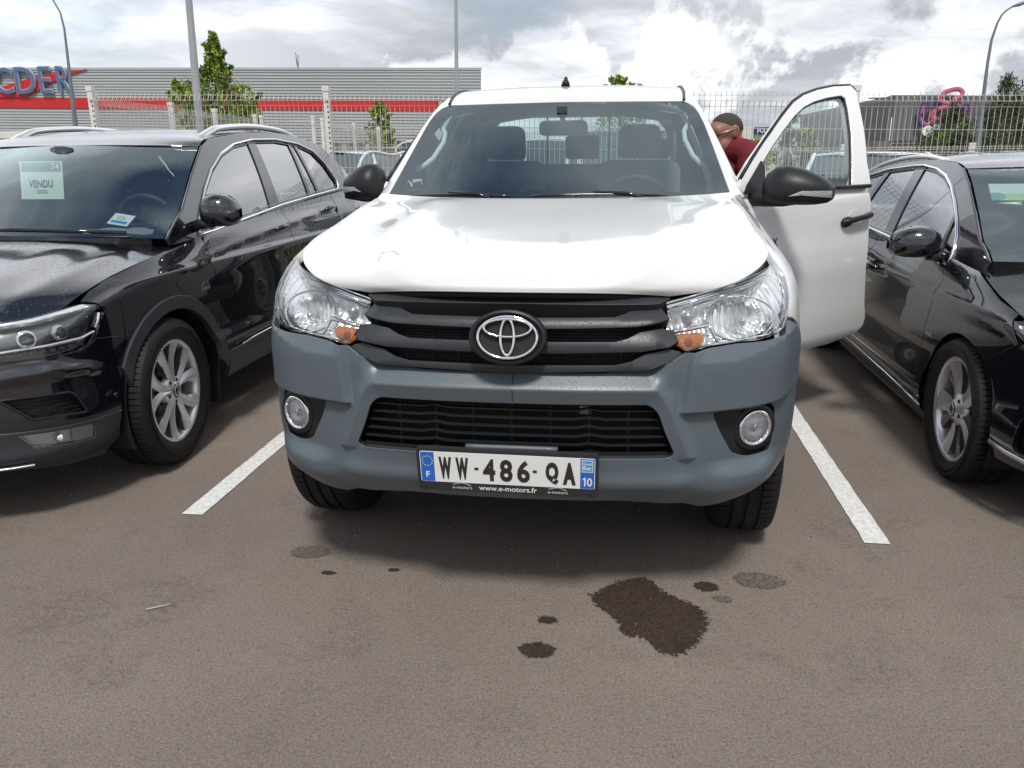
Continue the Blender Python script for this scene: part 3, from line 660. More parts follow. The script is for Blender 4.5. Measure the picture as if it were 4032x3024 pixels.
# right building
MRi=mat('ribbed_grey_wall',(.15,.155,.16),.5); 
r=thing('ribbed_hall','grey ribbed hall with pink and purple script lettering at right','building',(18,40,0))
sr=lambda x:-.03*(x-12.7)
m=MB()
def vrib(m,a,b,z0,za,zb,p=.22,dep=.06):
    A=Vector(a);B=Vector(b);d=B-A;L_=d.length;d/=L_;nn=Vector((d.y,-d.x)); n=int(L_/p)
    for i in range(n):
        for t0,t1,o0,o1 in ((0,.2,0,dep),(.2,.55,dep,dep),(.55,.75,dep,0),(.75,1,0,0)):
            u0=(i+t0)*p;u1=(i+t1)*p; P0=A+d*u0+nn*o0;P1=A+d*u1+nn*o1; z0_=za+(zb-za)*u0/L_; z1_=za+(zb-za)*u1/L_
            q=m.add([(P0.x,P0.y,z0),(P1.x,P1.y,z0),(P1.x,P1.y,z1_),(P0.x,P0.y,z0_)]); m.face((q,q+1,q+2,q+3),0)
vrib(m,(12.73,38),(32,38),1.94,3.97,3.45); vrib(m,(12.1,55),(12.73,38),1.94,3.86,3.97)
b=m.add([(12.73,38,3.97),(32,38,3.45),(32,58,3.45),(12.1,58,3.9)]); m.face((b,b+1,b+2,b+3)); inr(m.build('ribbed_wall',MRi),r)
m=MB(); ribbed(m,12.8,32,38.05,.0,1.94,.25,.05,lambda x:0,0); m.box((12.5,46.5,.97),(.7,17,1.94)); inr(m.build('base_boards',mat('grey_boards',(.14,.135,.125),.6)),r)
m=MB(); m.tube([(14.2,46,3.9),(14.2,46,4.25)],.18,10); m.tube([(14.2,46,4.3),(14.2,46,4.36)],.42,12); inr(m.build('roof_vent',MCl),r)
MPk=mat('sign_pink',(.42,.10,.17),.85); MPu=mat('sign_purple',(.09,.045,.17),.85)
S_=lambda P,n=60:[(lambda q:(q[0],37.7,q[1]))(crv(P,i/n)) for i in range(n+1)]
s1=[(14.70,3.86),(14.85,4.05),(15.30,4.16),(15.53,4.06),(15.55,3.87),(15.30,3.72),(15.16,3.72)]
s2=[(14.70,3.90),(14.62,3.75),(14.75,3.62),(15.08,3.52),(15.40,3.46),(15.48,3.30),(15.40,3.24)]
s3=[(15.2,3.38),(14.8,3.36),(14.49,3.25),(14.39,3.05),(14.5,2.87),(14.8,2.90)]
for s in (s1,s2,s3):
    m=MB(); m.tube(S_(s),.12,6,0,flat=.25,up=(0,0,1)); inr(m.build('script_letter',MPk),r)
for s in ([(13.95,3.5),(13.9,3.2),(13.87,2.95),(14.05,2.68),(14.3,2.68),(14.45,2.85)],[(15.65,3.55),(15.65,3.2),(15.82,3.1),(16.0,3.3),(15.85,3.5)],[(14.1,3.45),(14.12,3.2)]):
    m=MB(); m.tube(S_(s),.07,6,0); inr(m.build('script_stroke',MPk),r)
for s in ([(13.8,3.18),(13.78,3.42),(13.95,3.6),(14.08,3.42),(14.05,3.2),(13.88,3.08),(13.8,2.9),(13.95,2.62),(14.2,2.60)],[(14.12,3.7),(14.2,3.4),(14.3,3.5),(14.42,3.78),(14.5,3.5),(14.55,3.3)],[(15.62,3.3),(15.72,3.52),(15.9,3.45),(15.93,3.25),(15.8,3.2)],[(16.5,3.72),(16.6,3.62)],[(18.3,3.05),(18.4,2.8),(18.25,2.5),(18.4,2.2)]):
    m=MB(); m.tube([(x,37.66,z) for x,_,z in S_(s)],.06,6,0); inr(m.build('script_stroke',MPu),r)
m=MB(); m.tube([(14.25,37.7,2.35),(14.25,37.6,2.35)],.24,16); m.tube([(14.62,37.7,2.5),(14.62,37.6,2.5)],.13,12); inr(m.build('round_panel',MWh),r)
# low white building with blue sign
r=thing('white_showroom','low white building with a blue lettered sign behind the man','building',(9,55,0))
m=MB(); m.box((8.6,58,1.59),(4.2,6,3.18))
for i in range(20): m.box((6.6+i*.2,54.98,1.6),(.05,.04,3.1))
inr(m.build('wall',mat('white_cladding',(.62,.62,.58),.5)),r)
m=MB(); m.box((9.75,54.9,2.92),(1.35,.1,.45),0); m.text('VOLVO',.40,lambda a,b:(9.78+a,54.83,2.92+b),0,1,sx=.82,offset=.012); inr(m.build('sign_board',[mat('sign_blue',(.015,.03,.22),.35),MWh]),r)
# ---------------- poles
MGv=mat('galvanised_steel',(.36,.38,.39),.45,metal=.4,var=(3,.12)); MLp=mat('lamp_pole_paint',(.15,.17,.19),.45)
def pole(name,label,path,r,head=None,m_=MGv,hs=1):
    t=thing(name,label,'pole' if not head else 'street lamp',path[0]); q=[tuple(Vector(p)-Vector(path[0])) for p in path]
    m=MB(); m.tube(q,r,12); m.build('pole',m_,t)
    m=MB(); m.box((0,0,.02),(r[0]*4,r[0]*4,.03)); m.build('base_plate',m_,t)
    if head:
        a=Vector(q[-1]); d=Vector(head).normalized(); m=MB(); m.tube([tuple(a-d*.05*hs),tuple(a+d*.05*hs),tuple(a+d*.25*hs),tuple(a+d*.5*hs),tuple(a+d*.6*hs)],[q_*hs for q_ in (.05,.1,.17,.14,.03)],12,flat=.5,up=(0,1,0)); m.build('lamp_head',m_,t)
pole('lamp_post','thick galvanised pole in front of the leafy tree at left',[(-8.94,14,0),(-8.83,14,2.25),(-8.765,14,4.6),(-8.68,14,8)],[.10,.088,.072,.06])
pole('lamp_post','thin galvanised pole above the left end of the pickup windscreen',[(-4.76,22,0),(-4.713,22,3.35),(-4.667,22,5.83),(-4.63,22,9)],[.075,.062,.048,.045])
pole('street_lamp','curved street lamp at upper right in front of the dark conifers',[(9.55,20,0),(9.516,20,1.38),(9.475,20,2.77),(9.46,20,3.545),(9.473,20,4.113),(9.55,20,4.5),(9.63,20,4.70),(9.74,20,4.81),(9.86,20,4.885)],[.10,.085,.05,.038,.032,.028,.024,.022,.02],head=(1,0,.30),m_=MLp,hs=.55)
pole('street_lamp','thin curved street lamp in front of the red band at left',[(-20.3,26,0),(-20.19,26,2.74),(-20.10,26,4.83),(-20.05,26,6.04),(-20.11,26,6.58),(-20.32,26,7.01),(-20.7,26,7.35),(-21.3,26,7.5)],[.10,.09,.05,.038,.032,.03,.03,.03],head=(-1,0,0),m_=MLp)
# ---------------- trees
def leafmat(name,c): 
    m=mat(name,c,.6,var=(1.1,.45)); p=m.node_tree.nodes['Principled BSDF']; p.inputs['Subsurface Weight'].default_value=0; return m
LG=leafmat('leaf_green',(.14,.23,.035)); LY=leafmat('leaf_yellow_green',(.30,.36,.05)); LD=leafmat('needle_green',(.045,.062,.022)); BK=mat('bark',(.10,.08,.06),.9,bump=(30,.6,.02)); LR=leafmat('leaf_copper',(.15,.10,.03))
def tree(name,label,x,y,env,n,ls,mats,seed,trunk=.09,cat='tree',elong=1.0,tz=None):
    """env: (z, half width, dx) envelope of the crown; clumped leaves through the volume"""
    rr=random.Random(seed); t=thing(name,label,cat,(x,y,0)); zt=env[-1][0]
    m=MB(); m.tube([(0,0,0),(rr.uniform(-.05,.05),0,zt*.35),(env[-1][2]*.5,0,zt*.7),(env[-1][2],0,zt*.97)],[trunk,trunk*.75,trunk*.4,trunk*.08],7)
    for i in range(14):
        z=env[0][0]+(zt-env[0][0])*rr.uniform(0,.8); w=interp(z,[(e[0],e[1]) for e in env]); a=rr.uniform(0,6.28); m.tube([(0,0,z*.85),(math.cos(a)*w*.45,math.sin(a)*w*.45,z),(math.cos(a)*w*.85,math.sin(a)*w*.85,z+w*.35)],[trunk*.3,trunk*.18,trunk*.05],5)
    m.build('trunk',BK,t)
    cl=[]; 
    for i in range(max(40,n//45)):
        z=env[0][0]+(zt-env[0][0])*rr.random(); w=interp(z,[(e[0],e[1]) for e in env]); 
        if rr.random()>(w/max(e[1] for e in env))**.8+.12: continue
        a=rr.uniform(0,6.28); q=rr.random()**.45; cl.append((math.cos(a)*w*q+interp(z,[(e[0],e[2]) for e in env]),math.sin(a)*w*q,z,rr.uniform(.10,.30)*min(1,w+.25)*ls*8,rr.random()))
    if elong==1:
        for i in range(28):   # shoots that stick out of the outline
            z=env[0][0]+(zt-env[0][0])*rr.uniform(.25,.97); w=interp(z,[(e[0],e[1]) for e in env]); a=rr.uniform(0,6.28); dx=interp(z,[(e[0],e[2]) for e in env])
            for j in range(5): cl.append((math.cos(a)*(w*.8+.06*j*min(1,w+.2))+dx,math.sin(a)*(w*.8+.06*j*min(1,w+.2)),z+.075*j*min(1,w+.2),.045*ls*8,rr.uniform(.4,.9)))
    m=MB()
    for i in range(n):
        c=rr.choice(cl); s=c[3]; p=Vector((c[0]+rr.gauss(0,s*.45),c[1]+rr.gauss(0,s*.45),c[2]+rr.gauss(0,s*.5)))
        d=Vector((rr.uniform(-1,1),rr.uniform(-1,1),rr.uniform(-.6,.9)*elong)).normalized(); e=d.cross(Vector((rr.uniform(-1,1),rr.uniform(-1,1),rr.uniform(-1,1)))).normalized()
        l=ls*rr.uniform(.6,1.3); w=l*(.38 if elong==1 else .10); b=m.add([p,p+d*l*.5+e*w,p+d*l,p+d*l*.5-e*w]); m.face((b,b+1,b+2,b+3),0 if c[4]<.62 else (1 if c[4]<.93 else len(mats)-1))
    m.build('crown',mats,t); return t
tree('leafy_tree','bushy green tree with a tall leading shoot behind the thick pole',-11.45,20,[(1.0,.9,0),(1.8,1.25,0),(2.7,1.3,0),(3.30,1.12,-.02),(3.65,.62,.02),(3.95,.32,.05),(4.3,.22,.1),(4.85,.06,.12)],26000,.085,[LG,LY,LR],3,.10)
tree('columnar_tree','slim columnar tree seen through the wire fence beside the pickup',-8.36,26,[(.5,.28,0),(1.5,.42,0),(2.3,.42,0),(2.8,.30,-.02),(3.35,.08,.1)],6500,.10,[LG,LY,LR],5,.05)
tree('leafy_tree','tree top showing above the white pickup roof',.25,26,[(2.0,.8,0),(2.9,.8,0),(3.3,.65,0),(3.6,.42,-.05),(3.92,.1,-.1)],4000,.11,[LG,LY,LR],8,.08)
tree('conifer','smaller dark conifer left of the street lamp at right',10.25,24,[(.2,1.2,0),(1.2,1.0,0),(1.7,.8,0),(2.2,.45,.02),(2.75,.05,.04)],7500,.16,[LD,LD,LG],11,.08,elong=2)
tree('conifer','taller dark conifer at the right edge behind the street lamp',11.6,23.5,[(.2,1.2,0),(1.4,1.05,0),(2.1,.85,0),(2.7,.62,0),(3.1,.32,-.05),(3.45,.04,-.12)],8500,.16,[LD,LD,LG],12,.08,elong=2)
tree('cypress','narrow dark cypress seen through the open door window',9.9,47,[(.3,.5,0),(2,.55,0),(3.2,.4,0),(4.05,.05,0)],2500,.2,[LD,LD,LG],14,.1,elong=2)
tree('leafy_tree','pale green tree beside the cypress seen through the open door window',11.0,48,[(.8,.6,0),(1.6,.7,0),(2.4,.35,0),(2.8,.1,0)],1200,.2,[LY,LG,LR],15,.08)
tree('hedge','low green bushes behind the far fence by the white building',7.4,45,[(.2,1.2,0),(1.0,1.6,0),(1.7,1.0,0),(2.1,.2,0)],2500,.2,[LG,LY,LD],16,.08,cat='hedge')
# ---------------- wheels
def wheel(root,pos,R,Wd,rr,style,side=1,steer=0,K=78,name='wheel',tyretext=None):
    """side=+1: outer face looks to +x. rim radius rr"""
    w=bpy.data.objects.new(name,None); COL.objects.link(w); w.parent=root; w.location=pos; w.rotation_euler=(0,0,steer)
    A=ax((0,0,0),(0,1,0),(0,0,1),(1,0,0)) if side>0 else ax((0,0,0),(0,-1,0),(0,0,1),(-1,0,0))
    h=Wd/2; g=.0075
    prof=[(rr-.004,h*.78),(rr+.006,h*.86),(rr+.03,h*.98),(rr+(R-rr)*.5,h*1.06),(R-.045,h*1.0),(R-.022,h*.95)]
    tr=[(R-.012,h*.88),(R-.002,h*.72),(R,h*.46)]+[(R-g,h*.44),(R-g,h*.36),(R+.001,h*.34),(R+.001,h*.07)]+[(R-g,h*.05)]
    P=prof+tr; P=P+[(r,-z) for r,z in P[::-1]]; n=len(P); m=MB()
    for k in range(K):
        for t,gr in ((0,0),(.76,0),(.80,1),(.97,1)):
            a=2*math.pi*(k+t)/K; ca,sa=math.cos(a),math.sin(a)
            for i,(r,z) in enumerate(P):
                q=r
                if gr and R-.03<r and abs(z)>h*.10: q=min(r,R-.009) if abs(z)>h*.35 else r-.002
                m.v.append(tuple(A@Vector((q*ca,q*sa,z))))
    N=K*4
    for j in range(N):
        j2=(j+1)%N
        for i in range(n-1):
            tread=P[i][0]>R-.03 and P[i+1][0]>R-.03
            m.face((j*n+i,j2*n+i,j2*n+i+1,j*n+i+1)[::-1],0,0 if tread else 1)
    if tyretext:
        for i,ch in enumerate(tyretext):
            a=R_(138-i*5.2); rr_=rr+.034; q=MB(); c_,s_=math.cos(a),math.sin(a)
            glyph(q,ch,0,0,.0105,.019 if ch in 'CRtb' else .014,lambda u,v,hh:tuple(A@Vector((c_*(rr_+v)+s_*u,s_*(rr_+v)-c_*u,h*1.043+.001))),0,offset=.03)
            m2=len(m.v); m.v+=q.v; [m.face([m2+i_ for i_ in f],1,0) for f in q.f]
    m.lathe([(rr+.052,h*1.062),(rr+.058,h*1.075),(rr+.064,h*1.064)],A,64,0)
    m.build('tyre',[MR,mat('tyre_lettering',(.004,.004,.004),.3)],w)
    m=MB(); zf=h*.80
    m.lathe([(rr+.004,zf+.004),(rr-.006,zf+.006),(rr-.014,zf-.004),(rr-.02,zf-.03),(rr-.03,-h*.5),(rr-.01,-h*.8)],A,64,0)
    hub=.035
    def spoke(a0,r0,r1,w0,w1,da=0,hh=.012,z0=zf-.012,z1=zf-.004,mi=0,tw=0,dish=.0):
        n_=6;b=len(m.v)
        for i in range(n_+1):
            t=i/n_; r=r0+(r1-r0)*t; a=a0+da*t; w_=w0+(w1-w0)*t; z=z0+(z1-z0)*t-dish*math.sin(t*math.pi)
            c,s_=math.cos(a),math.sin(a); L_=(-s_*w_,c*w_)
            for kx,zz in ((1,-.026),(1,-.002+tw*w_),(.12,hh*(1-t*.4)),(-.12,hh*(1-t*.4)),(-1,-.002-tw*w_),(-1,-.026)):
                m.v.append(tuple(A@Vector((c*r+L_[0]*kx,s_*r+L_[1]*kx,z+zz))))
        for i in range(n_):
            for j in range(5):
                m.face((b+i*6+j,b+i*6+j+1,b+i*6+6+j+1,b+i*6+6+j)[::-1],mi if j in (1,2,3) else 1,0)
    if style=='star':
        for i in range(5):
            a=R_(90+72*i+6)
            for sgn in (-1,1): spoke(a+sgn*R_(6),.045,rr-.010,.018,.032,da=sgn*R_(12),hh=.013,dish=.004)
            for sgn in (-1,1):
                spoke(a+sgn*R_(19),rr*.62,rr-.010,.010,.026,da=sgn*R_(4),hh=.006,z0=zf-.016)
        mats=[MA,MAd]; nb=5
    elif style=='five':
        for i in range(5):
            a=R_(40+72*i); spoke(a,.035,rr-.010,.024,.050,hh=.004,tw=.12,dish=.010)
            spoke(a+R_(21),.07,rr-.010,.012,.030,da=R_(10),hh=.002,z0=zf-.03,z1=zf-.02,mi=1)
        mats=[mat('alloy_machined',(.62,.62,.63),.28,metal=.7,coat=.5),mat('alloy_dark',(.16,.165,.17),.3,metal=.7,coat=.5)]; nb=5
    else:
        m.lathe([(rr-.02,zf-.03),(rr*.75,zf-.05),(rr*.6,zf-.02),(rr*.45,zf-.03),(.06,zf-.035),(.055,zf+.0),(0,zf+.005)],A,32,0)
        for i in range(8):
            a=i*math.pi/4; m.lathe([(.016,zf-.035),(.016,zf-.030),(0,zf-.030)],A@Matrix.Translation((math.cos(a)*rr*.82,math.sin(a)*rr*.82,-.005)),10,1)
        mats=[MSt,MD]; nb=6
    if style!='steel':
        m.lathe([(.075,zf-.04),(.070,zf-.012),(.045,zf-.004),(.034,zf+.004)],A,30,0)
    m.build('rim',mats,w)
    m=MB(); m.lathe([(.034,zf+.001),(.033,zf+.008),(0,zf+.010)],A,24,0); m.lathe([(.029,zf+.0085),(.028,zf+.011),(.025,zf+.011),(.024,zf+.009)],A,24,1)
    if style=='star': 
        mp=lambda a,b,hh:A@Vector((a if side>0 else -a,b,zf+.0105+hh))
        q=lambda a,b,hh:tuple(A@Vector((a,b,zf+.0108)))
        m.text('V',.026,lambda a,b:q(a,b+.010,0),0,1); m.text('W',.026,lambda a,b:q(a,b-.009,0),0,1)
    m.build('hub_cap',[MPg,MCs],w)
    m=MB()
    for i in range(nb):
        a=R_(54+360/nb*i); m.lathe([(.009,zf-.03),(.009,zf-.004),(.006,zf-.002),(0,zf-.004)],A@Matrix.Translation((math.cos(a)*.055,math.sin(a)*.055,0)),8,0)
    m.lathe([(rr*.78,zf-.075),(rr*.78,zf-.065),(.07,zf-.065)],A,32,1); m.lathe([(rr*.80,zf-.09),(rr-.03,-h*.8)],A,24,2); m.lathe([(rr*.86,-h*.2),(.03,-h*.2)],A,24,2)
    m.build('wheel_bolts',[MDG,MBd,MD],w)
    return w
def glyph(m,ch,cx,cz,w,h,mp,mi=0,offset=0,hh=.0006,shear=0):
    t=MB(); t.text(ch,1,lambda a,b:(a,b,0),0,0,offset=offset,shear=shear)
    xs=[v[0] for v in t.v];ys=[v[1] for v in t.v]; x0,x1,y0,y1=min(xs),max(xs),min(ys),max(ys)
    b=m.add([mp(cx+((v[0]-x0)/(x1-x0)-.5)*w,cz+((v[1]-y0)/(y1-y0)-.5)*h,hh) for v in t.v])
    for f in t.f: m.face([b+i for i in f],mi,0)
# ================= PICKUP
s0=HX.plan.s_of_y(0)
def _hxextra(s,z):
    y=s-s0; d=math.hypot(y,z-.40); return .006*math.exp(-((d-.47)/.06)**2) if s>.9 else 0
_hl=HX.low
def hlow(s,z):
    m=1 if s>=0 else -1
    p=_hl(abs(s),z)
    if abs(s)>.9:
        x,y,nx,ny=HX.plan.at(abs(s)); e=_hxextra(abs(s),z)*ss(.95,1.2,abs(s)); p=(p[0]+nx*e,p[1]+ny*e,p[2])
    return (m*p[0],p[1],p[2])
def hside(s,z):
    m=1 if s>=0 else -1; a=abs(s); y=HX.plan.at(a)[1]; zb=interp(y,HX.belt)
    if z<=zb or y<.45: return hlow(s,z)
    p=HX.up(y,z); return (m*p[0],p[1],p[2])
aline=[(.50,.545),(.554,.516),(.65,.474),(.731,.439),(.765,.41)]
def hb(s,z):
    """bumper skin"""
    a=abs(s); p=hlow(s,z); x,y,nx,ny=HX.plan.at(a); m=1 if s>=0 else -1
    e=.026*ss(.486,.508,a-(z-.75)*.12)*ss(.680,.697,z)*(1-ss(.80,.98,a)*.9); e-=.55*max(0,z-.838-.05*ss(.6,.9,a))*ss(.50,.56,a)*(1-ss(.9,1.05,a))
    al=interp(z,aline)
    ring=max(z-.765,0)
    if a<.46: e-=ring*.95*(1-ss(.40,.46,a))
    ins=min(max(al-a,0),.06) if z<.76 else 0
    zz=max(.765-z,0)
    if z>.55: e+=.016-.30*min(zz if a<.41 else 9,ins if a>.36 else 9,.05) if a<al else .016*math.exp(-((a-al)/.03)**2)
    e+=-.008*(1-ss(.46,.545,z))*(1-ss(.40,.50,a))+ .030*ss(.54,.66,a)*(1-ss(.475,.535,z))*(1-ss(.76,.96,a)); e-=.35*max(0,.43-z)*ss(.3,.6,a)
    e+=.012*math.exp(-((z-.47)/.03)**2)*(1-ss(.5,.6,a))
    return (p[0]+m*nx*e,p[1]+ny*e,z)
T=thing('pickup_truck','white double cab pickup with grey bumper and open driver door, in the middle','pickup truck')
def both(f): f(1); f(-1)
def msgn(poly,k): return [(a*k,b) for a,b in poly]
MDin=mat('opening_edge',(.018,.020,.022),.75)
# bumper
bot=[(0,.400),(.33,.402),(.535,.376),(.61,.350),(.70,.372),(.82,.405),(.95,.445),(1.10,.50),(1.135,.60),(1.13,.74),(1.10,.815),(1.067,.842),(.99,.893),(.939,.912),(.90,.920),(.878,.905),(.846,.889),(.755,.882),(.655,.882),(.57,.876),(.498,.864),(.455,.839),(.391,.815),(.267,.805),(0,.802)]
out=bot+[(-a,b) for a,b in bot[::-1]][1:-1]
fog=rc([(.585,.690),(.80,.690),(.842,.665),(.850,.60),(.838,.525),(.72,.528),(.665,.545),(.615,.625)],.022)
lg=rc([(-.40,.718),(.40,.718),(.425,.695),(.448,.63),(.478,.566),(.463,.551),(-.463,.551),(-.478,.566),(-.448,.63),(-.425,.695)],[.03,.03,.02,.05,.02,.02,.02,.02,.05,.02])
m=MB(); m.panel(hb,out,[fog,msgn(fog,-1),lg],step=.011,flange=.022,m=0,mf=2)
m.tube([hb(.008,z) for z in (.803,.79,.775,.76,.74,.725)],.0014,4,1)
m.build('bumper',[MG,MP,MDin],T)
# fog lamp pockets
for k in (1,-1):
    m=MB(); f0=off(hb,-.012); 
    cx,cz=.757*1.0,.612
    def fp(a,b):
        d=math.hypot((abs(a)-cx),(b-cz)); dep=.022+.016*ss(.075,.0,d)+.03*ss(.0,.06,abs(a)-.60)*0; p=off(hlow,-dep)(a,b); return p
    m.panel(fp,msgn(inset(fog,-.004),k),step=.016,flange=0)
    c=Vector(off(hlow,-.012)(cx*k,cz)); n=nrm(hlow,cx*k,cz); n=(n+Vector((0,-.6,0))).normalized(); xx=Vector((0,0,1)).cross(n).normalized(); yy=n.cross(xx); A=ax(c,xx,yy,n)
    m.lathe([(.078,-.02),(.074,.0),(.068,.006),(.058,.004)],A,32,0)
    fo=m.build('fog_lamp_bezel',MP,T)
    m=MB(); m.lathe([(.057,-.004),(.056,.009),(.050,.011),(.045,.004),(.043,-.004)],A,36,0); m.lathe([(.045,.003),(.038,-.003),(.02,-.008),(0,-.010)],A,28,3)
    for q in range(14):
        a=q*.449; m.tube([tuple(A@Vector((.048*math.cos(a),.048*math.sin(a),.009))),tuple(A@Vector((.043*math.cos(a),.043*math.sin(a),.000)))],.0022,4,1,k=0)
    m.tube([tuple(A@Vector((0,-.012,-.004))),tuple(A@Vector((0,.014,.004)))],.007,8,0); m.box(tuple(c+n*.0),(.05,.004,.004),1)
    m.lathe([(.046,.005),(.035,.011),(.018,.014),(0,.015)],A,28,2)
    m.build('fog_lamp',[MC,MCs,GL,mat('fog_reflector',(.80,.81,.82),.25,metal=.3)],T)
# lower grille
m=MB(); dk=off(hlow,-.10); m.panel(dk,[(a*1.02,b) for a,b in inset(lg,-.03)],step=.05,flange=0,m=0)
for k in range(6):
    z=.694-k*.0265
    f=lambda s:(lambda p:(p[0],p[1],p[2]))(off(hlow,-.022)(s,z+(.006 if abs(abs(s)-.23)<.012 else (.003 if abs(abs(s)-.23)<.03 else 0))))
    hw=interp(z,[(.55,.470),(.63,.445),(.70,.415)])
    m.tube([f(-hw+2*hw*i/60) for i in range(61)],.012,4,1,flat=.24,up=(0,1,0),k=0)
for s in (-.345,-.23,-.115,0,.115,.23,.345): m.tube([off(hlow,-.032)(s,z) for z in (.71,.63,.555)],.004,4,1,k=0)
m.build('lower_grille',[MD,MP],T)
m=MB(); m.box((0,-.84,.64),(.78,.05,.12),0)
for i in range(26): m.box((0,-.868,.585+i*.0045),(.76,.003,.0016),1)
m.box((.12,-.885,.67),(.22,.02,.025),2); m.box((-.22,-.885,.682),(.03,.01,.02),2); m.box((-.08,-.885,.665),(.14,.02,.02),1); m.build('radiator',[MDG,MP,MSt],T)
# upper grille: dark mesh + three shaped bars + top bar
def gp(poly): return poly+[(-a,b) for a,b in poly[::-1] if abs(a)>1e-6]
gout=gp([(0,1.02),(.40,1.02),(.455,.995),(.49,.86),(.455,.835),(.39,.81),(0,.80)])
m=MB(); m.panel(off(hlow,-.055),gout,step=.05,flange=0,m=0)
for k in range(16):
    z=.822+k*.0125; m.tube([off(hlow,-.047)(s*.02*.0+(-.45+.9*i/30),z) for i,s in enumerate([0]*31)],.0016,4,1,k=0)
for i in range(11): m.tube([off(hlow,-.045)(-.40+.08*i,z) for z in (.82,.92,1.0)],.0018,4,1,k=0)
m.build('grille_mesh',[MD,MP],T)
def bar(name,poly,o,fl,step=.02,bulge=None):
    def f(a,b):
        p=off(hlow,o+(bulge(abs(a),b) if bulge else 0))(a,b); return p
    m=MB(); m.panel(f,gp(poly),step=step,flange=fl,mf=1); return m.build(name,[MPb2,MD],T)
bar('grille_top_bar',[(0,1.034),(.425,1.032),(.452,1.024),(.482,1.002),(.425,.990),(0,.994)],.006,.05,step=.012,bulge=lambda a,b:-(b-.995)*.62)
b1=[(0,.964),(.30,.967),(.335,.979),(.36,.991),(.415,.997),(.445,.992),(.462,.957),(.43,.949),(.36,.941),(0,.934)]
b2=[(0,.896),(.30,.899),(.335,.909),(.37,.928),(.44,.938),(.470,.932),(.482,.900),(.45,.884),(.37,.871),(0,.863)]
b3=[(0,.829),(.30,.832),(.345,.842),(.385,.862),(.455,.876),(.487,.868),(.492,.858),(.455,.842),(.391,.818),(0,.806)]
blg=lambda zc:(lambda a,b:.005*ss(.30,.42,a)-(.25*max(0,zc-b) if b<zc else .30*max(0,b-zc)))
for b_,zc in ((b1,.951),(b2,.882),(b3,.820)): bar('grille_bar',b_,-.004,.03,bulge=blg(zc))
# emblem
E0=Vector((0,-1.033,.919)); tl=R_(12); ev=Vector((0,math.sin(tl),math.cos(tl))); en=Vector((0,-math.cos(tl),math.sin(tl)))
em=lambda a,b,h=0:tuple(E0+Vector((1,0,0))*a+ev*b+en*h)
m=MB(); rings=[(1.0,-.03),(1.0,.0),(.97,.010),(.90,.012),(.84,.004),(.80,.0)]
for (k0,h0),(k1,h1) in zip(rings,rings[1:]):
    N=56; b=m.add([em(.110*k0*math.cos(2*math.pi*i/N),.077*k0*math.sin(2*math.pi*i/N),h0) for i in range(N)]+[em(.110*k1*math.cos(2*math.pi*i/N),.077*k1*math.sin(2*math.pi*i/N),h1) for i in range(N)])
    for i in range(N): m.face((b+i,b+(i+1)%N,b+N+(i+1)%N,b+N+i),0,1)
b=m.add([em(.09*math.cos(2*math.pi*i/48),.064*math.sin(2*math.pi*i/48),.001) for i in range(48)]); m.face([b+i for i in range(48)],1)
eb=m.build('emblem_bezel',[MP,mat('emblem_mesh',(.02,.02,.021),.5,bump=(1500,1,.002))],T)
m=MB()
def ering(rx,rz,cx,cz,w,h=.007):
    N=56
    m.tube([em(cx+rx*math.cos(2*math.pi*i/N),cz+rz*math.sin(2*math.pi*i/N),h) for i in range(N)],w,8,0,closed=True,flat=.7,up=tuple(en))
ering(.083,.058,0,0,.0072); ering(.019,.050,0,.001,.0062,.009); ering(.066,.0245,0,.026,.0060,.010)
m.build('emblem',MC,T)
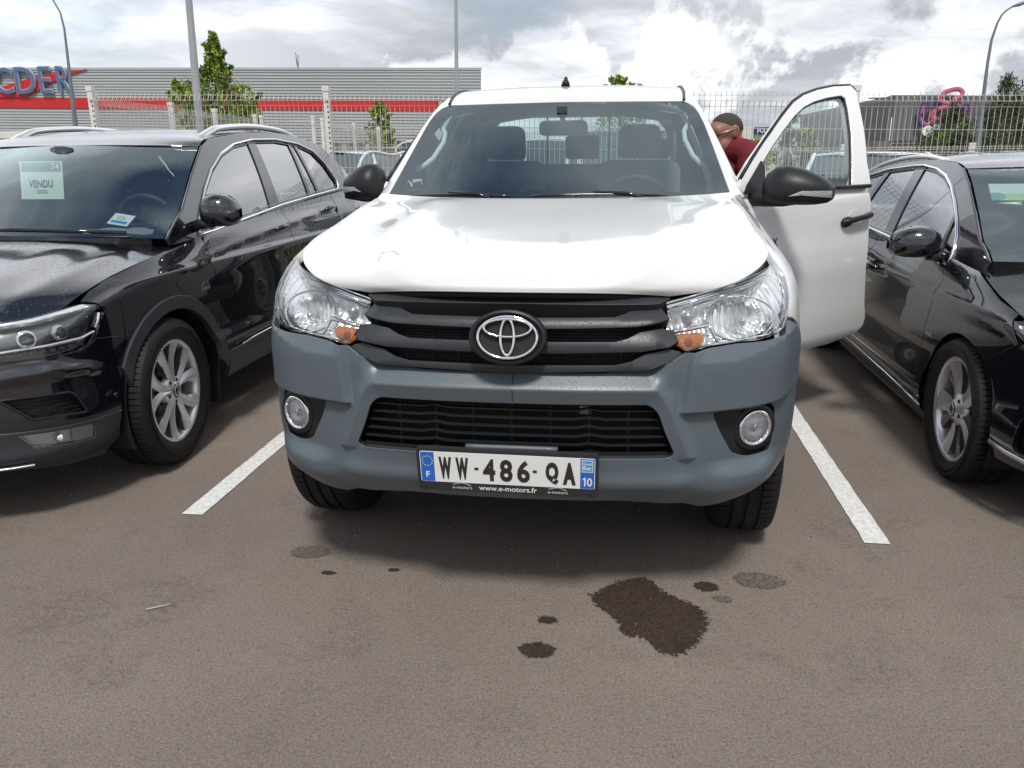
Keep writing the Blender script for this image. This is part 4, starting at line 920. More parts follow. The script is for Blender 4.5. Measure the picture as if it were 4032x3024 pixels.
# headlights
hlp=[(.466,.997),(.622,1.023),(.794,1.046),(.947,1.066),(1.062,1.083),(1.040,1.052),(1.007,1.020),(.965,.985),(.925,.952),(.895,.922),(.870,.900),(.840,.889),(.755,.883),(.655,.883),(.57,.878),(.500,.866),(.475,.895),(.470,.928),(.468,.965)]
for k in (1,-1):
    P=msgn(hlp,k); m=MB(); m.panel(off(hlow,.002),P,step=.03,flange=.010,gap=.003)
    hl=m.build('headlight',GL,T)
    m=MB()
    def hf(a,b,k=k):
        q=abs(a); d=math.hypot((q-.727)/.135,(b-.950)/.066)
        top=interp(q,[(.46,.990),(.622,1.019),(.794,1.042),(.947,1.063),(1.06,1.08)])
        dep=.012+.045*ss(.0,.035,top-b)*ss(0,.03,b-.868)
        if d<1: dep=.050+.050*(1-d*d)
        if .845<q: dep=min(dep,.020+.03*ss(.95,.85,q))
        dep+=.0040*math.sin(q*190)*(1 if d>.25 else 0)*ss(0,.02,top-b-.012)
        return off(hlow,-dep)(a,b)
    m.panel(hf,P,step=.0085,flange=.0,gap=.004); m.build('reflector',MRf,hl)
    # chrome rim of the main beam + divider bar + bulb
    m=MB(); m.tube([off(hlow,-.022)(k*(.727+.138*math.cos(t*.1257)),.950+.0665*math.sin(t*.1257)) for t in range(50)],.004,6,0,closed=True)
    m.tube([off(hlow,-.016)(k*s,z) for s,z in ((.472,.928),(.52,.934),(.585,.943),(.592,.93),(.60,.90),(.61,.885))],[.007,.007,.008,.006,.004,.003],6,0)
    m.tube([off(hlow,-.010)(k*s,z) for s,z in ((.47,.984),(.622,1.011),(.794,1.034),(.93,1.052))],[.003,.007,.009,.006],6,0)
    m.tube([off(hlow,-.010)(k*s,z) for s,z in ((1.02,1.045),(.965,.995),(.915,.955),(.875,.915),(.80,.892),(.65,.888),(.53,.880))],.0035,6,0); m.build('chrome_trim',MC,hl)
    m=MB(); c=Vector(off(hlow,-.055)(k*.735,.955)); m.tube([tuple(c+Vector((0,.03,0))),tuple(c),tuple(c-Vector((0,.018,0)))],[.016,.015,.008],12,0); c2=Vector(off(hlow,-.035)(k*.535,.975)); m.tube([tuple(c2+Vector((0,.02,0))),tuple(c2),tuple(c2-Vector((0,.01,0)))],[.018,.017,.006],12,0); m.build('bulb',mat('bulb_glass',(.55,.56,.56),.08,metal=.6),hl)
    m=MB(); m.panel(off(hlow,-.022),msgn(rc([(.480,.922),(.556,.926),(.566,.905),(.550,.881),(.505,.871),(.484,.890)],.006),k),step=.008,flange=.01)
    c=Vector(off(hlow,-.018)(k*.515,.897)); m.tube([tuple(c+Vector((0,.004,0))),tuple(c-Vector((0,.004,0)))],[.013,.010],12,1); m.build('turn_signal',[mat('amber_ribbed',(.70,.20,.02),.2,coat=1,bump=(260,1,.012)),MAm],hl)
# hood
Ec=[]; 
for s in (.0,): pass
hoodE=[hlow(s,interp(s,HX.ztop)-.007) for s in (.484,.57,.66,.75,.84,.93,1.02,1.12,1.3,1.5,1.75,1.95,2.08)]
HC=[(0,-.956,1.033),(0,-.952,1.050),(0,-.925,1.072),(0,-.88,1.088),(0,-.80,1.104),(0,-.70,1.118),(0,-.58,1.132),(0,-.44,1.147),(0,-.28,1.165),(0,-.10,1.184),(0,.10,1.204),(0,.26,1.219),(0,.345,1.226)]
def hood(p,v):
    a=crv(HC,v);b=crv(hoodE,v);q=abs(p)
    # flat top that rolls down at the edge; soft crease at 55%
    w=q**3.0; x=b[0]*p
    # nose: nearly straight front edge, curving back beyond the grille
    yy=a[1]+(b[1]-a[1])*(q**2.4)
    z=a[2]+(b[2]-a[2])*w
    z+=.016*math.exp(-((q-.60)/.10)**2)*ss(.0,.25,v)*(1-ss(.85,1,v))-.006*math.exp(-(q/.35)**2)*ss(.1,.3,v)*(1-ss(.8,1,v))
    return (x,yy,z)
MHood=MW
m=MB(); 
ho=[(-1,0)]+[(-1+.1*i,0) for i in range(1,20)]+[(1,0)]+[(1,.1*i) for i in range(1,10)]+[(1,1),(-1,1)]+[(-1,1-.1*i) for i in range(1,10)]
m.panel(hood,ho,step=.03,flange=.02,sc=(.80,1.35),gap=0); m.build('hood',MW,T)
m=MB(); # black tube standing in for the shade in the gap below hood nose
m.tube([ (lambda q:(q[0]*1.0,q[1]+.02,q[2]-.012))(hood(-1+.1*i,0)) for i in range(21)],.010,6,0); m.build('hood_gap_shade',MD,T)
# small nick mark on the hood left
m=MB(); m.tube([(lambda q:(q[0],q[1],q[2]+.001))(hood(p,v)) for p,v in ((-.64,.30),(-.615,.37),(-.56,.385),(-.535,.355))],.0012,5,0); m.build('hood_scuff',mat('scuff_grey',(.40,.40,.40),.6),T)
# cowl + wipers
m=MB(); m.grid(lambda x,t:(x,lerp(.325+.10*(x/.78)**2,.43+.12*(x/.78)**2,t),lerp(1.205,1.222,t)-.0*(x)**2-.012*math.sin(t*3.1)),[-.80+.08*i for i in range(21)],[0,.25,.5,.75,1]); m.build('cowl',MDG,T)
def wiper(x0,x1,z0):
    w=MB(); P=[]
    for i in range(9):
        t=i/8;x=lerp(x0,x1,t); q=wsf(x/.78,.035+.03*math.sin(t*3.14)*.6); P.append((x,q[1]-.012,q[2]+.012))
    w.tube(P,[.004]+[.007]*7+[.004],6,0,flat=1.5); w.tube([(x0*.2+x1*.8,.40,1.222),(lerp(x0,x1,.7),.415,1.243),(lerp(x0,x1,.45),.435,1.252)],[.010,.008,.006],6); w.build('wiper',MPg,T)
# windscreen
WSE=[(.790,.52,1.205),(.776,.61,1.262),(.747,.75,1.365),(.716,.90,1.475),(.680,1.035,1.582),(.645,1.12,1.638),(.598,1.155,1.663)]
WSC=[(0,.405,1.212),(0,.50,1.280),(0,.63,1.37),(0,.77,1.468),(0,.91,1.562),(0,1.02,1.632),(0,1.075,1.664)]
wsf=saddle(WSC,WSE,2.0)
m=MB(); m.panel(wsf,[(-1,0),(1,0),(1,1),(-1,1)],step=.05,flange=0,sc=(.72,.65)); m.build('windscreen',GW,T)
fr=off(wsf,-.003)
m=MB(); m.panel(fr,[(-1,0),(1,0),(1,1),(-1,1)],[rc([(-.925,.115),(.925,.115),(.915,.5),(.89,.93),(-.89,.93),(-.915,.5)],.07)],step=.05,flange=0,sc=(.72,.65)); m.build('ceramic_band',MF,T)
wiper(-.72,-.16,0); wiper(-.10,.52,0)
# pillars, rails, roof
PE=[(.66,1.213),(.765,1.278),(.90,1.372),(1.07,1.500),(1.235,1.622),(1.35,1.695),(1.44,1.735)]
PEo=[HX.up(y,z) for y,z in PE]
RE=[(.598,1.155,1.663),(.603,1.25,1.697),(.606,1.38,1.730),(.604,1.6,1.762),(.60,2.0,1.776),(.592,2.3,1.765),(.58,2.47,1.735)]
RC=[(0,1.075,1.664),(0,1.17,1.708),(0,1.32,1.746),(0,1.6,1.782),(0,1.95,1.796),(0,2.25,1.790),(0,2.47,1.760)]
m=MB()
for k in (1,-1):
    def pf(t,u,k=k):
        a=crv(WSE,t);b=crv(PEo,t); q=tuple(lerp(a[i],b[i],u) for i in range(3)); bl=.014*math.sin(u*math.pi)
        return (k*(q[0]+bl*.6),q[1]-bl*.9,q[2]+bl*.6)
    m.grid(pf,[i/30 for i in range(31)],[0,.12,.3,.5,.7,.88,1],flip=(k<0))
    UP=[HX.up(y,z) for y,z in ((1.44,1.735),(1.55,1.752),(1.7,1.765),(1.9,1.772),(2.15,1.768),(2.35,1.75),(2.47,1.71))]
    RR=RE[2:]+[]; RR=[crv(RE,.30+.70*i/6) for i in range(7)]
    def rf(t,u,k=k):
        a=crv(RR,t);b=crv(UP,t);q=[lerp(a[i],b[i],u) for i in range(3)];q[2]+=.010*math.sin(u*math.pi); return (k*q[0],q[1],q[2])
    m.grid(rf,[i/24 for i in range(25)],[0,.25,.5,.75,1],flip=(k<0))
    A_=crv(RE,0); 
    # closing piece between pillar top and roof corner
    def cf(t,u,k=k):
        a=crv(RE,.30*t); b=crv([PEo[-1],PEo[-1]],t) ; w0=crv(WSE,1.0); q=[lerp(a[i],PEo[-1][i],u) for i in range(3)]; return (k*q[0],q[1],q[2])
    m.grid(cf,[i/6 for i in range(7)],[0,.5,1],flip=(k<0))
pil=m
rfm=saddle(RC,RE,2.4)
# fenders, sills, quarters
arch=[(s0+.475*math.cos(R_(a)),.36+.475*math.sin(R_(a))) for a in range(176,2,-8)]
sy=HX.plan.s_of_y
fd=[(1.066,1.084),(1.12,1.112),(1.3,1.138),(1.5,1.163),(1.75,1.203),(1.95,1.232),(sy(.62),1.232),(sy(.705),1.232),(sy(.69),.9),(sy(.70),.42),(s0+.475,.40)]+arch[::-1]+[(1.137,.60),(1.132,.742),(1.105,.82),(1.070,.846),(.994,.902),(.94,.924),(.905,.93),(.93,.952),(.97,.985),(1.012,1.020),(1.045,1.052)]
arr=[(s0+3.085+.46*math.cos(R_(a)),.36+.46*math.sin(R_(a))) for a in range(176,2,-8)]
for k in (1,-1):
    pil.panel(hlow,msgn(fd,k),step=.04,flange=.02,m=0)
    # bed side
    bs=[(sy(2.60),1.24),(sy(4.28),1.24),(sy(4.28),.55),(s0+3.085+.47,.52)]+arr[::-1]+[(s0+3.085-.47,.45),(sy(2.60),.42)]
    pil.panel(hlow,msgn(bs,k),step=.07,flange=.04,m=0)
    pil.panel(off(hlow,-.012),msgn([(sy(.66),.44),(sy(2.62),.44),(sy(2.62),.35),(sy(.66),.35)],k),step=.1,flange=.05,m=1)
    # B and C pillar / cab rear corner in glasshouse
    pil.panel(off(hside,-.004),msgn([(sy(2.38),1.20),(sy(2.57),1.20),(sy(2.52),1.5),(sy(2.46),1.715),(sy(2.30),1.735)],k),step=.06,flange=.02,m=0)
    pil.panel(off(hside,-.030),msgn([(sy(1.72),.42),(sy(1.86),.42),(sy(1.88),1.2),(sy(1.96),1.76),(sy(1.84),1.76),(sy(1.74),1.2)],k),step=.06,flange=.03,m=1)
pil.box((0,4.27,.90),(1.72,.05,.66),0); pil.box((0,3.4,.60),(1.6,1.6,.05),1); pil.box((0,2.60,.85),(1.66,.05,.7),0)
# cab back wall with rear window
bk=lambda x,z:(x,2.56-.10*(z-1.2)-.10*(x/.8)**4,z)
rw=rc([(-.645,1.345),(.645,1.345),(.60,1.56),(.50,1.655),(-.50,1.655),(-.60,1.56)],.05)
pil.panel(bk,[(-.84,.9),(.84,.9),(.85,1.2),(.70,1.60),(.60,1.73),(-.60,1.73),(-.70,1.60),(-.85,1.2)],[rw],step=.08,flange=.03,sg=-1,m=0)
pil.build('body',[MW,MDG],T)
m=MB(); m.panel(bk,inset(rw,-.006),step=.1,flange=0,sg=-1); rwo=m.build('rear_window',GS,T)
m=MB(); 
for x in (-.21,.21): m.tube([bk(x,1.345),bk(x,1.655)],.008,4,0,k=0)
m.build('window_divider',MD,rwo)
m=MB(); m.panel(rfm,[(-1,0),(1,0),(1,1),(-1,1)],step=.07,flange=.01,sc=(.6,1.4)); m.build('roof',MW,T)
m=MB()
for k in (1,-1): m.tube([(lambda q:(k*(q[0]+.004),q[1]-.002,q[2]+.004))(crv(RE,.0+.95*i/20)) for i in range(21)],.007,6,0)
m.build('roof_gutter_strip',MP,T)
m=MB(); m.grid(lambda x,t:(x,lerp(1.13,2.45,t),1.655+.075*math.sin(t*3)-.06*(x/.6)**2),[-.60+.1*i for i in range(13)],[i/8 for i in range(9)]); m.build('headliner',MIl,T)
m=MB(); m.tube([(-.018,1.50,1.772),(-.018,1.505,1.79),(-.018,1.53,1.800)],[.026,.020,.012],10,0,flat=1.0); m.tube([(-.018,1.50,1.78),(-.018,1.515,1.812),(-.018,1.56,1.812)],[.012,.011,.006],8,0); m.build('roof_antenna',MP,T)
# doors: one outline, closed on the left, swung open on the right
DO=[(.02,.40),(.572,.397),(.784,.402),(1.00,.435),(1.055,.475),(1.063,.52),(1.035,.60),(1.010,.80),(1.035,1.0),(1.047,1.107),(1.045,1.215),(1.052,1.362),(1.102,1.506),(1.136,1.63),(1.172,1.735),(1.142,1.763),(.975,1.752),(.814,1.728),(.676,1.697),(.566,1.657),(.454,1.597),(.304,1.506),(.121,1.385),(.0,1.292),(-.035,1.23),(-.02,.9)]
WI=[(.868,1.235),(.92,1.364),(.98,1.505),(1.033,1.649),(1.040,1.690),(1.008,1.702),(.879,1.687),(.742,1.662),(.639,1.632),(.532,1.585),(.395,1.507),(.29,1.441),(.213,1.387),(.10,1.30),(.03,1.235)]
DH=Vector((.87,.72,0))
def doorset(parent,f,sg,closed):
    m=MB(); m.panel(f,DO,[WI],step=.035,flange=.045,sg=sg,gap=.002,mf=0); 
    # shallow dish behind the handle
    inn=off(f,-.05,sg); m.panel(inn,[(a,b) for a,b in inset(DO,.03)],[inset(WI,-.01)],step=.10,flange=0,m=1,sg=-sg)
    d=m.build('door',[MW,MI],parent)
    m=MB(); g=off(f,-.014,sg); m.panel(g,inset(WI,-.012),step=.08,flange=0,sg=sg); m.build('door_window',GD,d)
    m=MB(); e=off(f,.002,sg); ins=off(f,-.010,sg)
    m.tube([ins(*q) for q in inset(WI,.003)],.006,6,0,closed=True)
    m.tube([off(f,.004,sg)(a,1.232) for a in (.25,.5,.75,1.035)],.011,6,0,flat=.6); 
    m.tube([off(f,-.006,sg)(*q) for q in DO[14:24]],.009,6,0)
    m.prism([(.0,1.225),(.155,1.225),(.185,1.345),(.17,1.37),(.03,1.262)],lambda a,b,h:off(f,h,sg)(a,b),-.012,.006,0); m.build('window_seal',MP,d)
    m=MB(); P=[off(f,.006,sg)(.775,1.052),off(f,.024,sg)(.80,1.058),off(f,.032,sg)(.86,1.066),off(f,.034,sg)(.93,1.074),off(f,.030,sg)(.995,1.082),off(f,.006,sg)(1.018,1.084)]
    m.tube([off(f,.010,sg)(a,b) for a,b in ((.77,1.05),(.79,1.052),(.83,1.058),(.86,1.06))],[.012,.026,.026,.012],10,0,flat=.8); m.tube(P,[.012,.016,.015,.014,.016,.014],10,0); 
    m.build('door_handle',MP,d)
    m=MB(); c=off(f,.0012,sg)
    def dish(a,b):
        r=math.hypot((a-.895)/.06,(b-1.07)/.045); return off(f,.0015-.0*max(0,1-r*r),sg)(a,b)
    m.panel(dish,circ(.895,1.07,.055,.046,28),step=.012,flange=.001,sg=sg); m.build('handle_recess',mat('recess_white',(.62,.62,.61),.3,coat=1),d)
    m=MB()
    lay=[('H',.040,.042),('I',.084,.012),('L',.120,.032),('U',.170,.038),('X',.226,.044)]
    for ch,cx,w in lay: glyph(m,ch,cx if sg>0 else .27-cx,.989,w,.040,(lambda a,b,h:off(f,.003,sg)(a,b)) if sg>0 else (lambda a,b,h:off(f,.003,sg)(.27-(a),b)),0,offset=.03,shear=.15)
    m.build('door_badge',MBg,d)
    # mirror on the sail
    return d
th=R_(47); dd=Vector((math.sin(th),math.cos(th),0)); dn=Vector((math.cos(th),-math.sin(th),0))
def sidex(y,z): return hside(sy(y),z)[0]
def fopen(s,z): return tuple(DH+dd*s+dn*(sidex(.72+s,z)-.87)+Vector((0,0,z)))
def fclosed(s,z): q=sidex(.72+s,z); return (-q,.72+s,z)
do=doorset(T,fopen,1,False); do['label']='open driver door'
dc=doorset(T,fclosed,-1,True)
def mirror(parent,o,xd,yd,L_=.27,gl=True):
    """housing grows along xd (outwards), yd = backwards"""
    X=Vector(xd);Y=Vector(yd);Z=Vector((0,0,1));o=Vector(o); q=lambda a,b,c:tuple(o+X*a+Y*b+Z*c)
    # sections outward: (a, front depth, half height up, down, y centre)
    sec=[(.0,.045,.030,.050,.0),(.015,.085,.070,.060,0),(.05,.115,.100,.066,0),(.10,.122,.104,.068,0),(.16,.114,.088,.070,.004),(.21,.098,.064,.068,.010),(.250,.078,.038,.060,.016),(.268,.05,.016,.046,.022),(.274,.02,.004,.030,.03)]
    m=MB(); n=20; b=len(m.v)
    for a,d,hu,hd,yc in sec:
        for j in range(n):
            t=math.pi*j/(n-1)-math.pi/2  # front half from bottom to top
            c=math.sin(t);e=max(math.cos(t),0)**.42*(1.0 if c<.1 else 1-.28*((c-.1)/.9)**1.3); hh=hu if c>0 else hd
            m.v.append(q(a*L_/.272,yc+.06-d*e,(abs(c)**.8)*(1 if c>0 else -1)*hh))
    for i in range(len(sec)-1):
        for j in range(n-1): m.face((b+i*n+j,b+(i+1)*n+j,b+(i+1)*n+j+1,b+i*n+j+1),0,1)
        m.face((b+i*n,b+i*n+n-1,b+(i+1)*n+n-1,b+(i+1)*n),0,0)
    m.face([b+j for j in range(n)],0); m.face([b+(len(sec)-1)*n+j for j in range(n)][::-1],0)
    # split line and lower shell
    m.tube([q(a*L_/.272,yc+.06-d*.93-.002,-hd*.30) for a,d,hu,hd,yc in sec[1:-1]],.0022,4,1)
    m.tube([q(-.075,.03,-.040),q(-.03,.02,-.045),q(.03,.01,-.048),q(.10,.0,-.052),q(.20,.01,-.050)],[.030,.034,.032,.026,.012],10,0,flat=.62,up=(0,0,1))
    mo=m.build('side_mirror',[MP,MD],parent,fixn=True)
    m=MB(); n2=8;bb=len(m.v)
    for a,d,hu,hd,yc in sec[3:-1]:
        for j in range(n2):
            zc=-.004-.030*(1-j/(n2-1))*(.4+.6*(a-.11)/.14) if a>.11 else -.030-.004*j/(n2-1)
            c=zc/hd; e=max(1-abs(c)**2.5,0)**.28*1.0; m.v.append(q(a*L_/.272,yc+.06-d*e*.985-.006,zc))
    k=5-1
    for i in range(len(sec[3:-1])-1):
        for j in range(n2-1): m.face((bb+i*n2+j,bb+(i+1)*n2+j,bb+(i+1)*n2+j+1,bb+i*n2+j+1),0,1)
    m.build('indicator_lens',mat('lens_clear_ribbed',(.55,.56,.56),.12,metal=.7,bump=(180,1,.004)),mo,fixn=True)
    return mo
mo=mirror(T,tuple(Vector(fopen(.12,1.245))+dn*.055-dd*.055+Vector((0,0,.0))),tuple(dn*.88+dd*.475),tuple(dd*.88-dn*.475),.31)
mirror(T,(-.845,.69,1.272),(-1,.05,0),(.05,1,0),.22)
# rear doors
RD=[(1.075,1.215),(1.10,1.362),(1.142,1.506),(1.172,1.63),(1.205,1.735),(1.30,1.762),(1.45,1.760),(1.60,1.742),(1.66,1.70),(1.70,1.45),(1.70,1.2),(1.68,.95),(1.60,.80),(1.50,.60),(1.45,.44),(1.10,.42),(1.07,.60),(1.045,.80),(1.065,1.0)]
RWI=[(1.13,1.24),(1.60,1.24),(1.61,1.45),(1.58,1.66),(1.50,1.70),(1.28,1.70),(1.22,1.66),(1.17,1.45)]
for sg in (1,-1):
    f=(lambda s,z:(sidex(.72+s,z),.72+s,z)) if sg>0 else fclosed
    m=MB(); m.panel(f,RD,[RWI],step=.06,flange=.04,sg=sg,gap=.002); m.panel(off(f,-.05,sg),inset(RD,.02),[inset(RWI,-.01)],step=.15,flange=0,m=1,sg=-sg); d=m.build('door',[MW,MI],T)
    m=MB(); m.panel(off(f,-.012,sg),inset(RWI,-.01),step=.1,flange=0,sg=sg); m.build('door_window',GS,d)
    m=MB(); m.tube([off(f,.03,sg)(a,b) for a,b in ((1.45,1.08),(1.52,1.085),(1.62,1.09))],[.012,.015,.012],8); m.tube([off(f,-.008,sg)(*q) for q in RWI],.008,6,0,closed=True); m.build('door_handle',MP,d)
# number plate
PC=Vector((-.009,-1.018,.520)); pt=R_(10);pr_=-.0084
ux=Vector((math.cos(pr_),0,math.sin(pr_)));uv=Vector((-math.sin(pr_),-math.sin(pt),math.cos(pt)));pn=ux.cross(uv)
pm=lambda a,b,h=0:tuple(PC+ux*a+uv*b+pn*h)
m=MB(); m.prism(rc([(-.268,-.082),(.268,-.082),(.268,.062),(-.268,.062)],.012),lambda a,b,h:pm(a,b,h),-.012,.004,0)
for x in (-.245,.245): m.tube([pm(x,-.071,.003),pm(x,-.071,.008)],.004,8,1)
pf_=m.build('plate_frame',[MFr,MD],T)
m=MB(); m.text('www.e-motors.fr',.0245,lambda a,b:pm(a+.002,b-.067,.0048),0,0,sx=1.0,offset=.0004)
m.build('frame_lettering',mat('lettering_white',(.66,.66,.64),.5),pf_)
for cx in (-.135,.150):
    m=MB(); m.text('e-motors',.0150,lambda a,b:pm(a+cx,b-.069,.0048),0,0,sx=1.05); m.tube([pm(cx+x,-.0585+z,.0048) for x,z in ((-.028,0),(-.018,.0015),(-.008,.0050),(.006,.0055),(.016,.001),(.026,-.003))],.0006,4,0,k=0); m.build('frame_logo',bpy.data.materials['lettering_white'],pf_)
m=MB(); m.prism(rc([(-.258,-.0515),(.258,-.0515),(.258,.0515),(-.258,.0515)],.006),lambda a,b,h:pm(a,b,h),.003,.0055,0)
for x0,x1 in ((-.256,-.2155),(.2155,.256)): m.prism([(x0,-.050),(x1,-.050),(x1,.050),(x0,.050)],lambda a,b,h:pm(a,b,h),.0050,.0060,1)
q=lambda a,b,h:pm(a,b,.0066)
for ch,px_,w in (('W',455,.038),('W',640,.038),('4',932,.037),('8',1117,.038),('6',1303,.038),('Q',1608,.038),('A',1792,.038)):
    glyph(m,ch,(px_-1121)/3647,-.002 if ch!='Q' else -.003,w,.076,q,2,offset=.065 if ch in 'WQA' else .035)
for px_ in (795,1425): m.prism([((px_-1121)/3647-.006,-.004),((px_-1121)/3647+.006,-.004),((px_-1121)/3647+.006,.004),((px_-1121)/3647-.006,.004)],lambda a,b,h:pm(a,b,h),.0055,.0068,2)
for i in range(12):
    a=i*math.pi/6; cx,cz=-.2357+.0155*math.cos(a),.020+.0165*math.sin(a)
    st=[(cx+(.0024 if j%2==0 else .001)*math.sin(j*math.pi/5),cz+(.0024 if j%2==0 else .001)*math.cos(j*math.pi/5)) for j in range(10)]
    m.prism(st,lambda a,b,h:pm(a,b,h),.006,.0066,3)
glyph(m,'F',-.2357,-.026,.012,.020,q,4,offset=.02); glyph(m,'0',.2425,-.027,.0155,.029,q,4,offset=.02); m.prism([(.2268,-.0415),(.2312,-.0415),(.2312,-.0125),(.2278,-.0125),(.2225,-.0175),(.2225,-.021),(.2268,-.0185)],lambda a,b,h:pm(a,b,h),.006,.0067,4)
m.prism([(.2195,.006),(.252,.006),(.252,.046),(.2195,.046)],lambda a,b,h:pm(a,b,h),.0058,.0064,4); m.prism([(.2215,.009),(.250,.009),(.250,.044),(.2215,.044)],lambda a,b,h:pm(a,b,h),.0062,.0067,5)
q2=lambda a,b,h:pm(a,b,.0071)
glyph(m,'Grand',.2357,.035,.025,.0085,q2,4,offset=.02); glyph(m,'Est',.2357,.0205,.023,.013,q2,4,offset=.02)
m.build('number_plate',[MPw,MBl,MPb,MYl,MWh,mat('region_blue',(.03,.30,.55),.4)],T)
m=MB(); m.tube([(-.13+.27*i/10,-1.013,.586) for i in range(11)],.0075,8,0,flat=1.2); m.build('plate_bracket',MG,T)
# wheels, dark underbody boxes added to block light
for k in (1,-1):
    wheel(T,(k*.782,-.175,.370),.370,.235,.215,'steel',k,R_(-3)); wheel(T,(k*.775,3.085,.365),.365,.235,.215,'steel',k)
m=MB(); m.box((0,1.6,.48),(1.28,4.6,.26)); m.box((0,0,.62),(1.02,1.0,.5)); m.box((0,-.62,.52),(1.2,.3,.30)); m.box((0,-.45,.95),(1.3,.5,.04)); m.box((0,.45,.75),(1.5,.1,.8)); m.tube([(-.75,0,.36),(.75,0,.36)],.04,8)
for k in (1,-1):
    m.grid(lambda t,x:(k*x,-.0+.50*math.cos(t),.36+.50*math.sin(t)),[R_(a) for a in range(-10,200,15)],[.55,.86]); m.box((k*.56,0,.7),(.02,1.0,.7))
m.build('underbody',MD,T)
# interior
m=MB(); m.grid(lambda x,t:(x,lerp(.50,.96,t)+.0*x,1.165+.02*math.sin(t*2.2)-.03*t+(.035*math.exp(-((x-.37)/.2)**2)*ss(.4,.9,t))),[-.74+.06*i for i in range(26)],[i/8 for i in range(9)]); m.box((0,.98,1.0),(1.5,.06,.32)); m.build('dashboard',MI,T)
m=MB(); m.tube([(.37+.185*math.cos(t*.209),1.10+.07*math.sin(t*.209)*-1*.6,1.13+.165*math.sin(t*.209)) for t in range(30)],.015,8,closed=True); m.tube([(.20,1.1,1.13),(.54,1.1,1.13)],.018,6); m.tube([(.37,1.1,1.13),(.37,1.08,.98)],.02,6); m.tube([(.37,.98,1.06),(.37,1.12,1.13)],.035,8); m.build('steering_wheel',MDG,T)
def seat(x,y,w,top,name='seat'):
    m=MB(); 
    def bx_(x0,x1,y0,y1,z0,z1,r=.05,lean=.15):
        P=rc([(x0,z0),(x1,z0),(x1,z1),(x0,z1)],r,5); m.prism(P,lambda a,b,h:(a,h+lean*(b-z0),b),y0,y1,0)
    bx_(x-w/2,x+w/2,y,y+.12,.72,top-.20,.08); bx_(x-w/2,x+w/2,y-.45,y+.1,.55,.72,.05,0)
    s=m.build(name,MIs,T); m=MB(); P=rc([(x-.13,top-.19),(x+.13,top-.19),(x+.115,top),(x-.115,top)],.05,5); m.prism(P,lambda a,b,h:(a,h+.15*(b-.72),b),y,y+.09,0); m.build('headrest',MIs,s)
seat(.40,1.62,.48,1.575); seat(-.40,1.62,.48,1.575)
m=MB(); m.box((0,2.36,1.02),(1.36,.14,.66)); m.box((0,2.1,.6),(1.36,.5,.18)); s=m.build('rear_seat',MIs,T)
for x in (.04,-.45,.5):
    m=MB(); m.prism(rc([(x-.11,1.38),(x+.11,1.38),(x+.11,1.50 if x>.4 or x<0 else 1.53),(x-.11,1.50 if x>.4 or x<0 else 1.53)],.03),lambda a,b,h:(a,h,b),2.28,2.36); m.build('headrest',MIs,s)
m=MB(); m.prism(rc([(-.115,1.500),(.130,1.500),(.125,1.572),(-.112,1.572)],.028,5),lambda a,b,h:(a,h,b),.99,1.02); m.tube([(.005,1.01,1.56),(0,.98,1.61)],.012,8); m.box((-.0,.99,1.622),(.05,.04,.03)); m.build('rear_view_mirror',MDG,T)
for k in (1,-1):
    m=MB(); m.tube([(k*.705,.80,1.345),(k*.668,.84,1.365),(k*.640,.90,1.395),(k*.605,.99,1.470),(k*.600,1.02,1.515),(k*.630,1.05,1.565)],.013,8); m.build('grab_handle',MIl,T)
    m=MB(); m.grid(lambda t,u:(lambda a,b:(k*(lerp(a[0],b[0],u)-.02),lerp(a[1],b[1],u)+.03,lerp(a[2],b[2],u)-.02))(crv(WSE,t),crv(PEo,t)),[i/12 for i in range(13)],[-.25,.35,1]); m.build('pillar_trim',MIl,T)
    m=MB(); m.tube([(k*.60,1.9,1.66),(k*.61,1.86,1.4),(k*.60,1.80,1.1)],.022,4,flat=.1); m.build('seat_belt',MDG,T)
